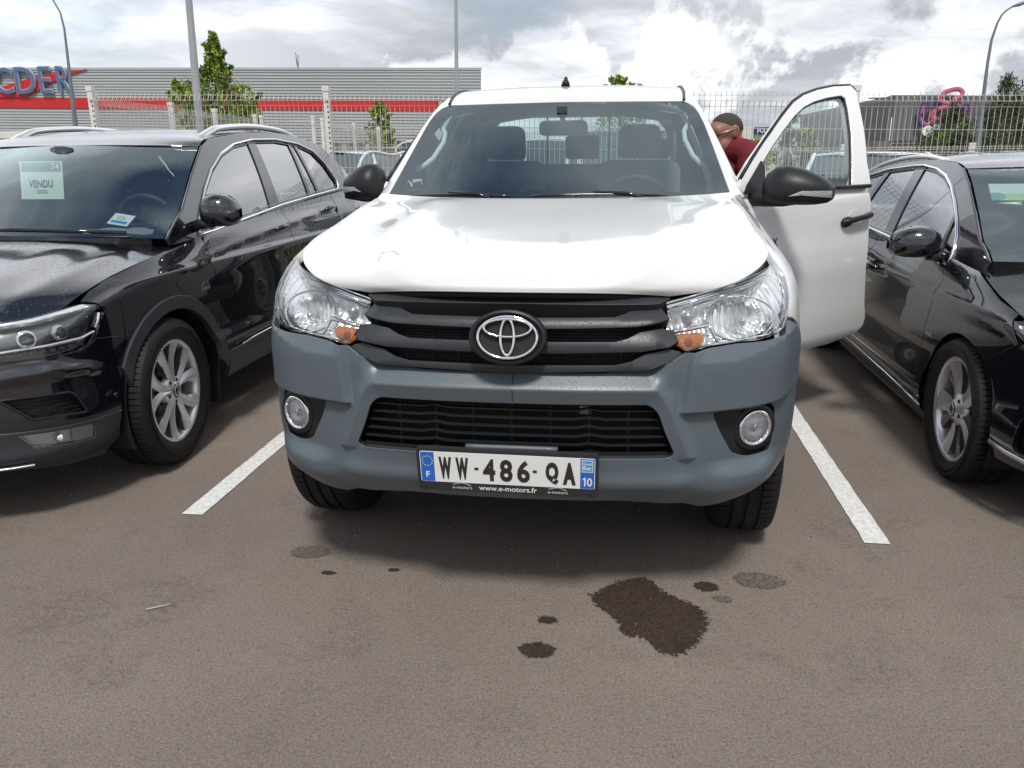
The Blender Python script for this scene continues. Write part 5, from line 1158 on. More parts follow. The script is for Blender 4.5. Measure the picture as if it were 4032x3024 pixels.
# ================= the two black cars
def car_body(T,C,S):
    """C: surface functions, S: outlines; symmetric body panels on both sides"""
    low=C.low; sy=C.plan.s_of_y; sp=MK
    def side(s,z): return low(s,z)
    def upf(y,z,k): p=C.up(y,z); return (k*p[0],p[1],p[2])
    ac,az,ar,ao=S['arch']; rc_=S['rear_arch']
    aI=lambda c,r,a0,a1:[(c+r*math.cos(R_(a)),az+r*math.sin(R_(a))) for a in range(a0,a1,-8 if a1<a0 else 8)]
    for k in (1,-1):
        m=MB(); m.panel(low,msgn(S['fender']+aI(ac,ao,S['a_r'],S['a_l']),k),step=.022 if k==S['vis'] else .04,flange=.015,gap=.0015); m.build('fender',sp,T)
        for nm,P in (('door',S['fdoor']),('door',S['rdoor'])):
            m=MB(); m.panel(low,msgn(P,k),step=.020 if k==S['vis'] else .05,flange=.02,gap=.0015); d=m.build(nm,sp,T)
            hs,hz,hw,sl=S['handle'][0 if P is S['fdoor'] else 1]
            m=MB(); o_=lambda s,z,h:off(low,h)(k*s,z)
            m.tube([o_(hs-hw,hz-sl,.004),o_(hs-hw*.8,hz-sl*.8,.026),o_(hs,hz,.036),o_(hs+hw*.8,hz+sl*.8,.028),o_(hs+hw,hz+sl,.004)],[.010,.015,.016,.015,.010],8,flat=.8); m.build('door_handle',sp,d)
        m=MB(); m.panel(low,msgn(S['quarter']+aI(rc_,ao,S['a_r'],180-S['a_r'] if S['a_r']<0 else 180-S['a_r']),k),step=.06,flange=.015,gap=.0015); m.build('rear_quarter',sp,T)
        # lower cladding and arch lips
        if S['clad']:
            m=MB(); ring=aI(ac,ao+.004,S['a_r'],S['a_l'])+aI(ac,ar,S['a_l'],S['a_r']); m.panel(off(low,.012),msgn(ring,k),step=.02,flange=.03)
            ring=[(a-ac+rc_,b) for a,b in ring]; m.panel(off(low,.012),msgn(ring,k),step=.03,flange=.03)
            m.panel(off(low,.010),msgn(S['sill'],k),step=.06,flange=.03); m.build('side_cladding',MDG,T)
        else:
            m=MB(); m.panel(off(low,.004),msgn(S['sill'],k),step=.06,flange=.03); m.build('side_sill',sp,T)
        m=MB(); m.tube([off(low,.016)(k*s,z) for s,z in S['sillchrome']],.0048,6,0,flat=.6); m.build('sill_chrome',MC,T)
        # glasshouse
        E=S['E']; poly=E+[(a,interp(a,C.belt)-.012) for a in (3.3,3.0,2.5,2.0,1.5,1.0,.6,E[0][0]+.01)]
        m=MB(); f=lambda a,b,k=k:upf(a,b,k); m.panel(f,poly,[S['win']],step=.05,flange=.012,sg=k); 
        # pillar/windscreen side return
        m.tube([f(a,b) for a,b in E[:S['nE']]],.006,6,0); m.build('roof_side',sp,T)
        m=MB(); m.panel(off(f,-.010,k),inset(S['win'],-.008),step=.07,flange=0,sg=k); m.build('side_window',GT,T)
        m=MB(); m.tube([off(f,.003,k)(*q) for q in dens(S['win'],.05)],.0105,6,0,closed=True,flat=.55,up=(k,0,0)); m.build('window_chrome',MC,T)
        m=MB()
        for q in S['pil']: m.panel(off(f,-.003,k),q,step=.06,flange=.006,sg=k)
        m.tube([off(f,-.004,k)(*q) for q in inset(S['win'],.016)],.005,5,0,closed=True)
        m.build('window_pillar',MPg,T)
    # hood, screen, roof, tail
    hE=[low(s,interp(s,C.ztop)-.002) for s in S['hoodS']]; hC=S['hoodC']
    def hood(p,v):
        a=crv(hC,v);b=crv(hE,v);q=abs(p); z=a[2]+(b[2]-a[2])*q**S.get('hx',2.6)
        for qc,hh,w in S['crease']: z+=hh*math.exp(-((q-qc)/w)**2)*ss(0,.3,v)*(1-ss(.85,1,v))
        return (b[0]*p,a[1]+(b[1]-a[1])*q**2.4,z)
    m=MB(); ho=[(-1+.1*i,0) for i in range(21)]+[(1,.1*i) for i in range(1,11)]+[(1-.1*i,1) for i in range(1,21)]+[(-1,1-.1*i) for i in range(1,10)]
    m.panel(hood,ho,step=.035,flange=.02,sc=(.75,1.1)); m.build('hood',sp,T)
    wE=[C.up(a,b) for a,b in E[:S['nE']]]; wE=[(p[0]-.018,p[1],p[2]) for p in wE]
    wf=saddle(S['wsC'],wE,2.0); sq=[(-1,0),(1,0),(1,1),(-1,1)]
    m=MB(); m.panel(wf,sq,step=.06,flange=0,sc=(.7,.8)); m.build('windscreen',GW if not S['clad'] else GW,T)
    m=MB(); m.panel(off(wf,-.003),sq,[rc([(-.93,.10),(.93,.10),(.90,.93),(-.90,.93)],.06)],step=.06,flange=0,sc=(.7,.8)); m.build('ceramic_band',MF,T)
    m=MB(); m.grid(lambda x,t:(x*1.0,lerp(hood(x/.78,1)[1]-.01,wf(x/.78,0)[1],t),lerp(hood(x/.78,1)[2]-.015,wf(x/.78,0)[2],t)),[-.76+.076*i for i in range(21)],[0,.5,1]); 
    m.tube([(lambda q:(q[0],q[1]-.02,q[2]+.02))(wf(x,.03)) for x in (-.75,-.5,-.25,0)],.011,6); m.tube([(lambda q:(q[0],q[1]-.02,q[2]+.02))(wf(x,.03)) for x in (-.05,.2,.5,.82)],.011,6); m.build('wiper_cowl',MPg,T)
    rE=[C.up(a,b) for a,b in E[S['nE']-1:S['nR']]]; rf=saddle(S['roofC'],[(p[0]-.016,p[1],p[2]+.002) for p in rE],2.6)
    m=MB(); m.panel(rf,sq,step=.07,flange=.004,sc=(.65,1.6)); m.build('roof',sp,T)
    tE=[C.up(a,b) for a,b in E[S['nR']-1:]]; tf=saddle(S['tailC'],tE,2.4); m=MB(); m.panel(tf,sq,step=.1,flange=0,sc=(.65,.8)); m.build('tailgate_glass',GT,T)
    m=MB(); m.grid(lambda x,t:(x,lerp(S['roofC'][0][1]+.08,S['roofC'][-1][1],t),interp(lerp(S['roofC'][0][1]+.08,S['roofC'][-1][1],t),[(p[1],p[2]) for p in S['roofC']])-.05-.05*(x/.6)**2),[-.55+.11*i for i in range(11)],[i/6 for i in range(7)]); m.build('headliner',MIl,T)
    # cabin
    zb=interp(1.0,C.belt); yb=S['wsC'][0][1]
    m=MB(); m.grid(lambda x,t:(x,lerp(yb+.06,yb+.62,t),zb-.02+.015*math.sin(t*2.5)-.05*t+(.04*math.exp(-((x-.36)/.18)**2)*ss(.5,.9,t))),[-.68+.068*i for i in range(21)],[i/6 for i in range(7)]); m.box((0,yb+.66,zb-.25),(1.36,.06,.42)); m.build('dashboard',MI,T)
    m=MB(); sx=.36; m.tube([(sx+.18*math.cos(t*.2513),yb+.80-.05*math.sin(t*.2513),zb-.03+.165*math.sin(t*.2513)) for t in range(25)],.015,8,closed=True); m.tube([(sx-.17,yb+.8,zb-.03),(sx+.17,yb+.8,zb-.03)],.016,6); m.tube([(sx,yb+.66,zb-.1),(sx,yb+.8,zb-.03)],.03,8); m.build('steering_wheel',MDG,T)
    ztp=S['roofC'][2][2]
    for x,y,w in ((.37,1.28,.46),(-.37,1.28,.46)):
        m=MB(); m.prism(rc([(x-w/2,.45),(x+w/2,.45),(x+w/2-.03,ztp-.32),(x-w/2+.03,ztp-.32)],.08,5),lambda a,b,h:(a,h+.2*(b-.5),b),y,y+.12); m.box((x,y-.18,.5),(w,.5,.16)); s=m.build('seat',MIs,T)
        m=MB(); m.prism(rc([(x-.13,ztp-.33),(x+.13,ztp-.33),(x+.11,ztp-.14),(x-.11,ztp-.14)],.05,5),lambda a,b,h:(a,h+.2*(b-.5),b),y,y+.09); m.build('headrest',MIs,s)
    m=MB(); m.box((0,2.3,.72),(1.2,.14,.60)); m.box((0,2.05,.5),(1.2,.5,.16)); s=m.build('rear_seat',MIs,T)
    for x in (-.4,.0,.4):
        m=MB(); m.prism(rc([(x-.12,ztp-.50),(x+.12,ztp-.50),(x+.10,ztp-.33),(x-.10,ztp-.33)],.04,4),lambda a,b,h:(a,h,b),2.26,2.34); m.build('headrest',MIs,s)
    q=wf(0,.86); m=MB(); m.prism(rc([(-.12,q[2]-.10),(.12,q[2]-.10),(.115,q[2]-.035),(-.115,q[2]-.035)],.025,5),lambda a,b,h:(a,h,b),q[1]+.07,q[1]+.10); m.tube([(0,q[1]+.09,q[2]-.07),(0,q[1]+.03,q[2])],.02,8); m.tube([(0,q[1]+.02,q[2]+.01),(0,q[1]-.03,q[2]-.06)],[.07,.04],8,flat=.4,up=(1,0,0)); m.build('rear_view_mirror',MDG,T)
    # closing volumes
    L_=C.plan.S[-1]; zc=S['zc']
    m=MB(); m.box((0,1.35,zc+.12),(1.36,4.0,.20)); m.box((0,-.35,.5),(1.2,.5,.35)); m.box((0,ac-C.plan.s_of_y(0),.5),(1.06,.95,.40)); m.box((0,rc_-C.plan.s_of_y(0),.55),(1.1,.95,.5)); m.box((0,.35,.65),(1.45,.06,.6))
    for k in (1,-1):
        for c in (ac,rc_):
            yy=c-C.plan.s_of_y(0); m.grid(lambda t,x:(k*x,yy+(ar+.02)*math.cos(t),az+(ar+.02)*math.sin(t)),[R_(a) for a in range(-25,210,12)],[.52,C.plan.at(c)[0]-.035])
    m.build('underbody',MD,T)
    return hood,wf
# ---------------- SUV
c=TG; p_=c.plan.s_of_y
aI_=lambda c_,z,r,a0,a1,st=-8:[(c_+r*math.cos(R_(a)),z+r*math.sin(R_(a))) for a in range(a0,a1,st)]
_tl=TG.low
def tlow(s,z):
    a=abs(s);p=_tl(a,z);x,y,nx,ny=TG.plan.at(a);m=1 if s>=0 else -1;e=0
    if a<1.2:
        zc=interp(a,[(0,.600),(.687,.605),(.852,.609),(1.076,.572),(1.2,.54)]); w=1-ss(1.0,1.10,a)
        e+=(.020*math.exp(-((z-zc)/.012)**2) if z<zc else .020*math.exp(-((z-zc)/.035)**2))*w
        e+=.022*math.exp(-((z-.28)/.05)**2)*(1-ss(1.0,1.15,a))
    else:
        # door creases: undercut shoulder line and a lower swage
        zc=interp(a,[(1.2,.88),(1.83,.912),(2.35,.960),(3.03,1.004),(4.55,1.080)]); w=ss(1.6,2.0,a)
        d_=zc-z; e+=w*(.012*math.exp(-(d_/.035)**2) if d_<0 else .012-.022*ss(0,.014,d_)+.010*ss(.014,.11,d_))
        e+=w*.008*math.exp(-((z-.50)/.03)**2)
    return (m*(p[0]+nx*e),p[1]+ny*e,z)
TG.low=tlow
TS=dict(clad=True,vis=1,zc=.28,arch=(1.578,.342,.392,.446),rear_arch=p_(2.72),a_r=0,a_l=160,
 fender=[(1.25,.684),(1.066,.708),(1.10,.765),(1.134,.810),(1.104,.845),(1.045,.862),(1.10,.893),(1.205,.922),(1.45,.962),(1.8,1.007),(1.93,1.045),(2.0,1.06),(1.970,1.01),(1.974,.90),(2.0,.864),(2.028,.70),(2.01,.55),(1.99,.46),(2.024,.40)],
 fdoor=[(1.974,1.005),(1.977,.90),(2.003,.864),(2.031,.70),(2.012,.55),(1.99,.431),(3.05,.431),(3.068,.773),(3.037,1.009),(3.007,1.115),(2.4,1.07),(2.14,1.045),(2.0,1.033)],
 rdoor=[(3.010,1.115),(3.04,1.009),(3.071,.773),(3.053,.431),(3.70,.431),(3.74,.60),(3.86,.76),(3.97,.9),(3.98,1.160),(3.5,1.148)],
 quarter=[(p_(2.72)-.446,.45),(3.74,.60),(3.86,.76),(3.975,.9),(3.985,1.160),(4.5,1.185),(5.0,1.19),(TG.plan.S[-1]-.01,1.10),(TG.plan.S[-1]-.01,.35),(p_(2.72)+.6,.33)],
 sill=[(2.03,.425),(3.7,.425),(3.72,.29),(2.06,.285)],sillchrome=[(2.17,.433),(2.3,.441),(2.78,.452),(3.70,.458)],
 handle=[(2.86,.998,.09,.006),(3.76,1.050,.09,.006)],
 E=[(.24,1.045),(.298,1.078),(.475,1.170),(.712,1.336),(.931,1.470),(1.05,1.512),(1.46,1.552),(1.915,1.567),(2.3,1.548),(2.62,1.50),(2.80,1.43),(3.0,1.33),(3.22,1.20)],nE=5,nR=10,
 win=[(.510,1.036),(.545,1.095),(.62,1.162),(.738,1.253),(.891,1.348),(1.081,1.432),(1.288,1.485),(1.543,1.515),(1.867,1.523),(2.20,1.500),(2.42,1.45),(2.56,1.36),(2.66,1.24),(2.655,1.195),(2.60,1.180),(2.09,1.158),(1.513,1.124),(.97,1.076),(.66,1.046)],
 pil=[[(1.488,1.505),(1.38,1.115),(1.524,1.125),(1.589,1.510)],[(2.062,1.515),(2.016,1.155),(2.060,1.158),(2.10,1.510)],[(2.143,1.505),(2.191,1.165),(2.235,1.168),(2.185,1.50)],[(.735,1.245),(.663,1.05),(.683,1.052),(.757,1.262)]],
 hoodS=(.70,.80,.90,.98,1.06,1.14,1.25,1.40,1.56,1.66,1.74),hoodC=[(0,-.848,.795),(0,-.84,.815),(0,-.80,.838),(0,-.73,.862),(0,-.62,.893),(0,-.48,.925),(0,-.33,.957),(0,-.17,.985),(0,-.04,1.008),(0,.05,1.03),(0,.10,1.05)],
 crease=((.50,.004,.10),(.80,.006,.08)),
 wsC=[(0,.10,1.068),(0,.29,1.19),(0,.48,1.315),(0,.66,1.415),(0,.81,1.482)],
 roofC=[(0,.81,1.482),(0,1.05,1.540),(0,1.45,1.580),(0,1.95,1.592),(0,2.40,1.572),(0,2.72,1.535)],tailC=[(0,2.72,1.535),(0,2.95,1.44),(0,3.2,1.30),(0,3.42,1.12)])
SUV=thing('suv','black SUV with silver roof rails and silver star alloy wheels, left of the pickup','car',(-2.655,.141,0))
hoodT,wsT=car_body(SUV,TG,TS)
hl=[(.30,.80),(.72,.822),(.84,.828),(.967,.842),(1.03,.852),(1.099,.842),(1.130,.812),(1.106,.768),(1.062,.718),(1.036,.690),(.985,.672),(.86,.668),(.30,.668)]
# nose: black bumper, grey lower apron, openings
intk=rc([(.668,.530),(.915,.520),(.940,.498),(.972,.424),(.768,.441),(.700,.505)],.012)
fogp=rc([(.700,.386),(.978,.370),(.998,.362),(.992,.303),(.755,.322)],.008)
half=[(0,.665),(.985,.668),(1.04,.686),(1.068,.705),(1.25,.683)]+aI_(1.578,.342,.446,130,173,8)+[(1.136,.385),(1.0,.385),(.66,.40),(0,.40)]
m=MB(); m.panel(TG.low,half+[(-a,b) for a,b in half[::-1]][1:-1],[intk,msgn(intk,-1)],step=.022,flange=.02)
for k in (1,-1): m.lathe([(.012,-.004),(.011,.003),(.008,.002),(0,.001)],ax(TG.low(k*1.121,.452),(0,1,0),(0,0,1),(k,-.2,0)),14,1)
m.build('bumper',[MK,MPg],SUV)
gl=[(0,.40),(.66,.40),(1.0,.382),(1.136,.382)]+aI_(1.578,.342,.446,174,190,6)+[(1.16,.25),(1.10,.185),(.9,.20),(.62,.235),(0,.235)]
m=MB(); m.panel(off(TG.low,.004),gl+[(-a,b) for a,b in gl[::-1]][1:-1],[fogp,msgn(fogp,-1)],step=.025,flange=.03); 
m.tube([off(TG.low,.014)(s,.262) for s in [-.75+.075*i for i in range(21)]],.014,6,1,flat=.5,up=(0,1,0))
m.build('lower_apron',[MDG,MAd],SUV)
for k in (1,-1):
    m=MB(); m.panel(off(TG.low,-.03),msgn(inset(intk,-.01),k),step=.04,flange=0)
    for r_ in range(5):
        z=.432+r_*.020
        m.tube([off(TG.low,-.018)(k*s,z+.008*abs(math.sin((s+r_*.035)*45))) for s in [.70+.0065*i for i in range(41)] if s<.972-(z-.424)*.45 and s>.69+(.53-z)*.7],.003,4,0,k=0)
    m.tube([off(TG.low,.004)(k*a,b) for a,b in intk],.006,6,0,closed=True); m.build('side_intake',MP,SUV)
    m=MB(); m.panel(off(TG.low,.0),msgn(inset(fogp,.003),k),step=.02,flange=.01); fo=m.build('fog_lamp',GL,SUV)
    m=MB(); m.panel(off(TG.low,-.022),msgn(fogp,k),step=.012,flange=0,m=0); m.panel(off(TG.low,-.006),msgn(rc([(.905,.372),(.99,.362),(.986,.306),(.905,.313)],.004),k),step=.02,flange=.01,m=1)
    c_=Vector(off(TG.low,-.012)(k*.85,.344)); m.tube([tuple(c_),tuple(c_+Vector((0,-.012,0)))],[.022,.010],12,0); m.tube([off(TG.low,-.008)(k*a,b) for a,b in inset(fogp,.004)],.003,5,0,closed=True); m.build('fog_reflector',[mat('fog_bowl',(.80,.81,.82),.2,metal=.25),mat('reflex_white',(.62,.64,.64),.3,coat=1,bump=(700,1,.003))],fo)
    H=msgn(hl,k); m=MB(); m.panel(off(TG.low,.002),H,step=.03,flange=.01,gap=.002); h=m.build('headlight',GL,SUV)
    m=MB(); m.panel(off(TG.low,-.035),H,step=.02,flange=0,gap=.002)
    for s,z,r_ in ((.80,.752,.030),(.93,.757,.026)): 
        o_=Vector(off(TG.low,-.03)(k*s,z)); n_=nrm(TG.low,k*s,z); xx=Vector((0,0,1)).cross(n_).normalized(); m.lathe([(r_+.006,0),(r_+.004,.014),(r_,.010),(r_*.8,.022),(0,.030)],ax(o_,xx,n_.cross(xx),n_),24,1,ms=[1,1,1,2])
    m.build('lamp_housing',[mat('lamp_housing_grey',(.17,.18,.19),.2,metal=.5,coat=1),MRf,GL],h)
    m=MB(); m.tube([off(TG.low,-.008)(k*s,z) for s,z in ((.30,.788),(.72,.808),(.84,.814),(.967,.828),(1.04,.838),(1.095,.832))],[.008,.012,.014,.016,.016,.012],8,1,flat=.75); m.tube([off(TG.low,.004)(k*s,z) for s,z in ((.0,.710),(.40,.712),(.704,.712),(.869,.717),(1.0,.722),(1.060,.738))],.0065,6,0); m.tube([off(TG.low,-.006)(k*s,z) for s,z in ((1.098,.808),(1.088,.775),(1.07,.752))],.014,6,1,flat=.5); m.build('chrome_trim',[MC,MRf],h)
    m=MB()
    for i in range(11): m.box(tuple(off(TG.low,-.010)(k*(.62+i*.038),.690+.0008*i)),(.020,.012,.010),0)
    m.build('daytime_light',MCs,h)
m=MB(); gg=[(-.34,.80),(.34,.80),(.34,.672),(-.34,.672)]; m.panel(off(TG.low,-.02),gg,step=.05,flange=0,m=0)
for z in (.70,.735,.77,.795): m.tube([off(TG.low,.002)(-.33+.066*i,z) for i in range(11)],.006,6,1)
m.tube([off(TG.low,.01)(.05*math.cos(t*.2),.735+.05*math.sin(t*.2)) for t in range(32)],.004,6,1,closed=True); m.build('grille',[MPg,MC],SUV)
def roofrail(T,pts,x,k,r=.019):
    m=MB(); P=[(k*(x-.004*abs(i-3)),y,z) for i,(y,z) in enumerate(pts)]; P=[crv(P,i/30) for i in range(31)]; m.tube(P,[.018]+[r]*29+[.014],8,0,flat=1.5,up=(0,0,1)); 
    for i in (1,28): a=P[i]; m.box((a[0],a[1],a[2]-.02),(.03,.10,.035),0)
    m.build('roof_rail',MCs,T)
for k in (1,-1): roofrail(SUV,[(1.12,1.512),(1.232,1.548),(1.36,1.578),(1.72,1.600),(2.085,1.596),(2.32,1.577),(2.56,1.532)],.588,k)
def blackmirror(T,o,k,L_=.22,zs=1.0,lowdark=True,H=1.0):
    sec=[(.0,.05,.03,.03),(.02,.085,.06,.045),(.06,.11,.085,.055),(.11,.115,.088,.06),(.16,.105,.078,.058),(.20,.08,.055,.048),(.225,.035,.02,.02)]
    m=MB(); n=22; o=Vector(o)
    for a,d,hu,hd in sec:
        for j in range(n):
            t=math.pi*j/(n-1)-math.pi/2; cc=math.sin(t); e=max(math.cos(t),0)**.6; hh=(hu if cc>0 else hd)*H
            m.v.append((o.x+k*a*L_/.225,o.y+.06-d*e,o.z+(abs(cc)**.85)*(1 if cc>0 else -1)*hh))
    for i in range(len(sec)-1):
        for j in range(n-1): m.face((i*n+j,(i+1)*n+j,(i+1)*n+j+1,i*n+j+1),1 if (lowdark and j<7) else 0,1)
        m.face((i*n,i*n+n-1,(i+1)*n+n-1,(i+1)*n),1)
    m.face(list(range(n)),0); m.tube([(o.x-k*.07,o.y+.03,o.z-.075),(o.x-k*.01,o.y+.015,o.z-.055),(o.x+k*.07,o.y+.01,o.z-.04)],[.03,.028,.03],8,1,flat=.6,up=(0,0,1))
    m.build('side_mirror',[MK,MPg],T,fixn=True)
for k in (1,-1): blackmirror(SUV,(k*.885,.47,1.145),k,.20,H=1.1)
for k,st in ((1,R_(4)),(-1,R_(4))):
    wheel(SUV,(k*.795,.062,.350),.350,.235,.240,'star',k,st,tyretext='ContiContact' if k>0 else None); wheel(SUV,(k*.795,2.72,.350),.350,.235,.240,'star',k)
# windscreen papers
def pane(T,name,c,w,h,ux,uz,parts,mats,label=None):
    m=MB(); c=Vector(c);ux=Vector(ux).normalized();uz=Vector(uz).normalized();n=ux.cross(uz); mp=lambda a,b,hh=0:tuple(c+ux*a+uz*b+n*hh)
    m.prism([(-w/2,-h/2),(w/2,-h/2),(w/2,h/2),(-w/2,h/2)],lambda a,b,hh:mp(a,b,hh),0,.002,0); parts(m,mp); o=m.build(name,mats,T); return o
def vendu(m,mp):
    m.prism([(-.110,.045),(.110,.045),(.110,.093),(-.110,.093)],lambda a,b,h:mp(a,b,h),.002,.003,1)
    q=lambda a,b,h:mp(a,b,.0045); glyph(m,'VENDU',-.005,-.018,.135,.038,q,2,offset=.012); glyph(m,'74',.080,.069,.045,.036,q,3,offset=.01)
    for z in (-.055,-.066): m.prism([(-.03,z),(.03,z),(.03,z+.003),(-.03,z+.003)],lambda a,b,h:mp(a,b,h),.002,.004,2)
pane(SUV,'price_sign',(-.075,.659,1.304),.24,.195,(1,.03,.0),(0,.15,1),vendu,[mat('paper_white',(.70,.74,.70),.6),mat('paper_slate',(.16,.26,.30),.6),mat('paper_ink',(.03,.05,.06),.6),MWh])
def cardp(m,mp):
    m.prism([(-.048,-.032),(.048,-.032),(.048,-.012),(-.048,-.012)],lambda a,b,h:mp(a,b,h),.002,.003,1); m.tube([mp(-.005+.022*math.cos(t*.3),.010+.010*math.sin(t*.3),.003) for t in range(21)],.0015,4,2,closed=True)
pane(SUV,'dash_card',(.37,.62,1.102),.125,.09,(1,-.15,-.12),(.1,.8,.5),cardp,[MWh,mat('card_blue',(.03,.28,.62),.5),MPb])
# dealer lettering on the fender
def emotors(T,f,s,z,k=1,w=.10):
    m=MB(); mp=lambda a,b,h=0:f(s*1.0+a*k,z+b); q=lambda a,b,h:off(f,.0015)(s+a*k,z+b)
    glyph(m,'e-motors',0,-.006,w,.020,q,0,offset=.01); m.tube([off(f,.002)(s+a*k,z+b) for a,b in ((-.042,.008),(-.03,.012),(-.012,.026),(.012,.026),(.032,.008),(.045,.004))],.0009,4,0,k=0); m.build('dealer_sticker',MCs,T)
emotors(SUV,TG.low,1.895,.790,1,.085)
# ---------------- estate
_pl=PG.low
def plow(s,z):
    a=abs(s);p=_pl(a,z);x,y,nx,ny=PG.plan.at(a);m=1 if s>=0 else -1;e=0
    if a>1.2:
        w=ss(1.6,2.0,a); zc=interp(a,[(1.2,.79),(1.8,.812),(2.05,.814),(2.83,.846),(4.4,.90)])
        e+=w*(.009*math.exp(-((z-zc)/.03)**2)-(.006*math.exp(-((z-zc+.06)/.04)**2) if z<zc else 0)); e+=w*.008*math.exp(-((z-.30)/.06)**2)
    return (m*(p[0]+nx*e),p[1]+ny*e,z)
PG.low=plow; c=PG; p_=c.plan.s_of_y
PS=dict(clad=False,vis=-1,zc=.16,arch=(1.505,.308,.335,.343),rear_arch=p_(2.75),a_r=-8,a_l=158,
 fender=[(1.187,.44),(1.235,.545),(1.300,.595),(1.20,.643),(1.10,.700),(1.137,.742),(1.172,.776),(1.185,.802),(1.334,.832),(1.45,.868),(1.6,.910),(1.80,.925),(1.89,.935),(1.86,.88),(1.80,.845),(1.80,.812),(1.865,.714),(1.905,.619),(1.933,.48),(1.915,.343),(1.928,.25)],
 fdoor=[(1.865,.885),(1.803,.845),(1.803,.812),(1.868,.714),(1.908,.619),(1.936,.48),(1.918,.343),(1.931,.262),(2.93,.285),(2.96,.6),(2.93,.80),(2.88,.945),(2.2,.918),(1.95,.905)],
 rdoor=[(2.883,.945),(2.933,.80),(2.963,.6),(2.933,.285),(3.62,.31),(3.68,.45),(3.78,.60),(3.88,.75),(3.85,.99),(3.5,.975)],
 quarter=[(p_(2.75)-.343,.33),(3.68,.45),(3.785,.60),(3.885,.75),(3.855,.99),(4.5,1.01),(5.0,1.01),(PG.plan.S[-1]-.01,.95),(PG.plan.S[-1]-.01,.28),(p_(2.75)+.5,.25)],
 sill=[(1.86,.255),(3.62,.30),(3.62,.15),(1.85,.13)],sillchrome=[(1.81,.246),(2.05,.262),(2.31,.276),(3.6,.298)],
 handle=[(2.76,.785,.09,.006),(3.66,.83,.09,.006)],
 E=[(.16,.955),(.223,.988),(.331,1.030),(.517,1.140),(.747,1.262),(.893,1.322),(1.02,1.348),(1.286,1.360),(1.484,1.358),(1.8,1.342),(2.126,1.310),(2.5,1.255),(2.9,1.18),(3.1,1.11),(3.3,1.03)],nE=6,nR=12,
 win=[(.470,.898),(.477,.945),(.527,1.022),(.623,1.098),(.75,1.175),(.874,1.235),(1.031,1.286),(1.197,1.316),(1.406,1.332),(1.563,1.328),(1.944,1.302),(2.342,1.245),(2.75,1.165),(2.95,1.09),(3.0,1.03),(2.9,1.005),(2.2,.985),(1.651,.963),(1.394,.953),(.756,.923),(.604,.911)],
 pil=[[(1.392,1.325),(1.305,.945),(1.436,.955),(1.526,1.322)],[(1.905,1.300),(2.02,.975),(2.075,.98),(1.985,1.290)],[(.66,1.11),(.61,.92),(.64,.92),(.69,1.12)]],
 hoodS=(.62,.75,.88,1.0,1.12,1.25,1.36,1.44,1.50,1.56,1.61),hoodC=[(0,-.828,.66),(0,-.82,.69),(0,-.77,.72),(0,-.68,.75),(0,-.56,.785),(0,-.43,.82),(0,-.30,.85),(0,-.18,.883),(0,-.09,.912),(0,-.04,.935),(0,.0,.952)],
 crease=((.60,.010,.10),),hx=2.8,
 wsC=[(0,.0,.968),(0,.22,1.08),(0,.44,1.19),(0,.64,1.28),(0,.80,1.335)],
 roofC=[(0,.80,1.335),(0,.98,1.372),(0,1.35,1.400),(0,1.8,1.398),(0,2.25,1.365),(0,2.6,1.32)],tailC=[(0,2.6,1.32),(0,2.9,1.26),(0,3.2,1.15),(0,3.45,1.0)])
EST=thing('estate_car','black estate car with silver roof rails and five spoke wheels, right of the pickup','car',(2.64,.295,0))
hoodP,wsP=car_body(EST,PG,PS)
phl=rc([(.50,.665),(.80,.700),(1.0,.752),(1.12,.787),(1.168,.778),(1.132,.743),(1.068,.712),(1.0,.65),(.80,.60),(.52,.585)],.01)
half=[(0,.655),(.49,.655),(.50,.58),(.80,.592),(1.005,.632),(1.05,.70),(1.07,.706),(1.20,.641),(1.298,.593)]+aI_(1.505,.308,.343,125,178,8)+[(1.15,.235),(.97,.235),(.7,.22),(0,.20)]
pin=rc([(.62,.46),(1.02,.44),(1.04,.30),(.70,.28)],.03)
m=MB(); m.panel(PG.low,half+[(-a,b) for a,b in half[::-1]][1:-1],[pin,msgn(pin,-1)],step=.03,flange=.02); m.build('bumper',MK,EST)
for k in (1,-1):
    H=msgn(phl,k); m=MB(); m.panel(off(PG.low,.002),H,step=.03,flange=.01,gap=.002); h=m.build('headlight',GL,EST)
    m=MB(); m.panel(off(PG.low,-.03),H,step=.03,flange=0); o_=Vector(off(PG.low,-.02)(k*.75,.64)); m.lathe([(.035,0),(.03,.012),(.02,.02),(0,.024)],ax(o_,(1,0,0),(0,0,1),(0,-1,0)),20,1); m.build('lamp_housing',[MAd,MCs],h)
    m=MB(); m.panel(off(PG.low,-.05),msgn(inset(pin,-.01),k),step=.05,flange=0,m=0); m.lathe([(.045,0),(.04,.02),(.0,.02)],ax(off(PG.low,-.03)(k*.86,.37),(1,0,0),(0,0,1),(0,-1,0)),20,1); m.build('bumper_vent',[MD,MCs],EST)
    m=MB(); m.tube([off(PG.low,.008)(k*s,z) for s,z in ((1.155,.297),(1.06,.286),(.9,.27),(.6,.255),(.3,.25))],.010,6,0,flat=.5); m.build('bumper_chrome_strip',MCs,EST)
m=MB(); m.panel(off(PG.low,-.015),[(-.48,.65),(.48,.65),(.46,.50),(-.46,.50)],step=.06,flange=0,m=0)
for i in range(6): m.tube([off(PG.low,.0)(-.46+.092*j,.515+i*.025) for j in range(11)],.004,5,1)
m.build('grille',[MPg,MC],EST)
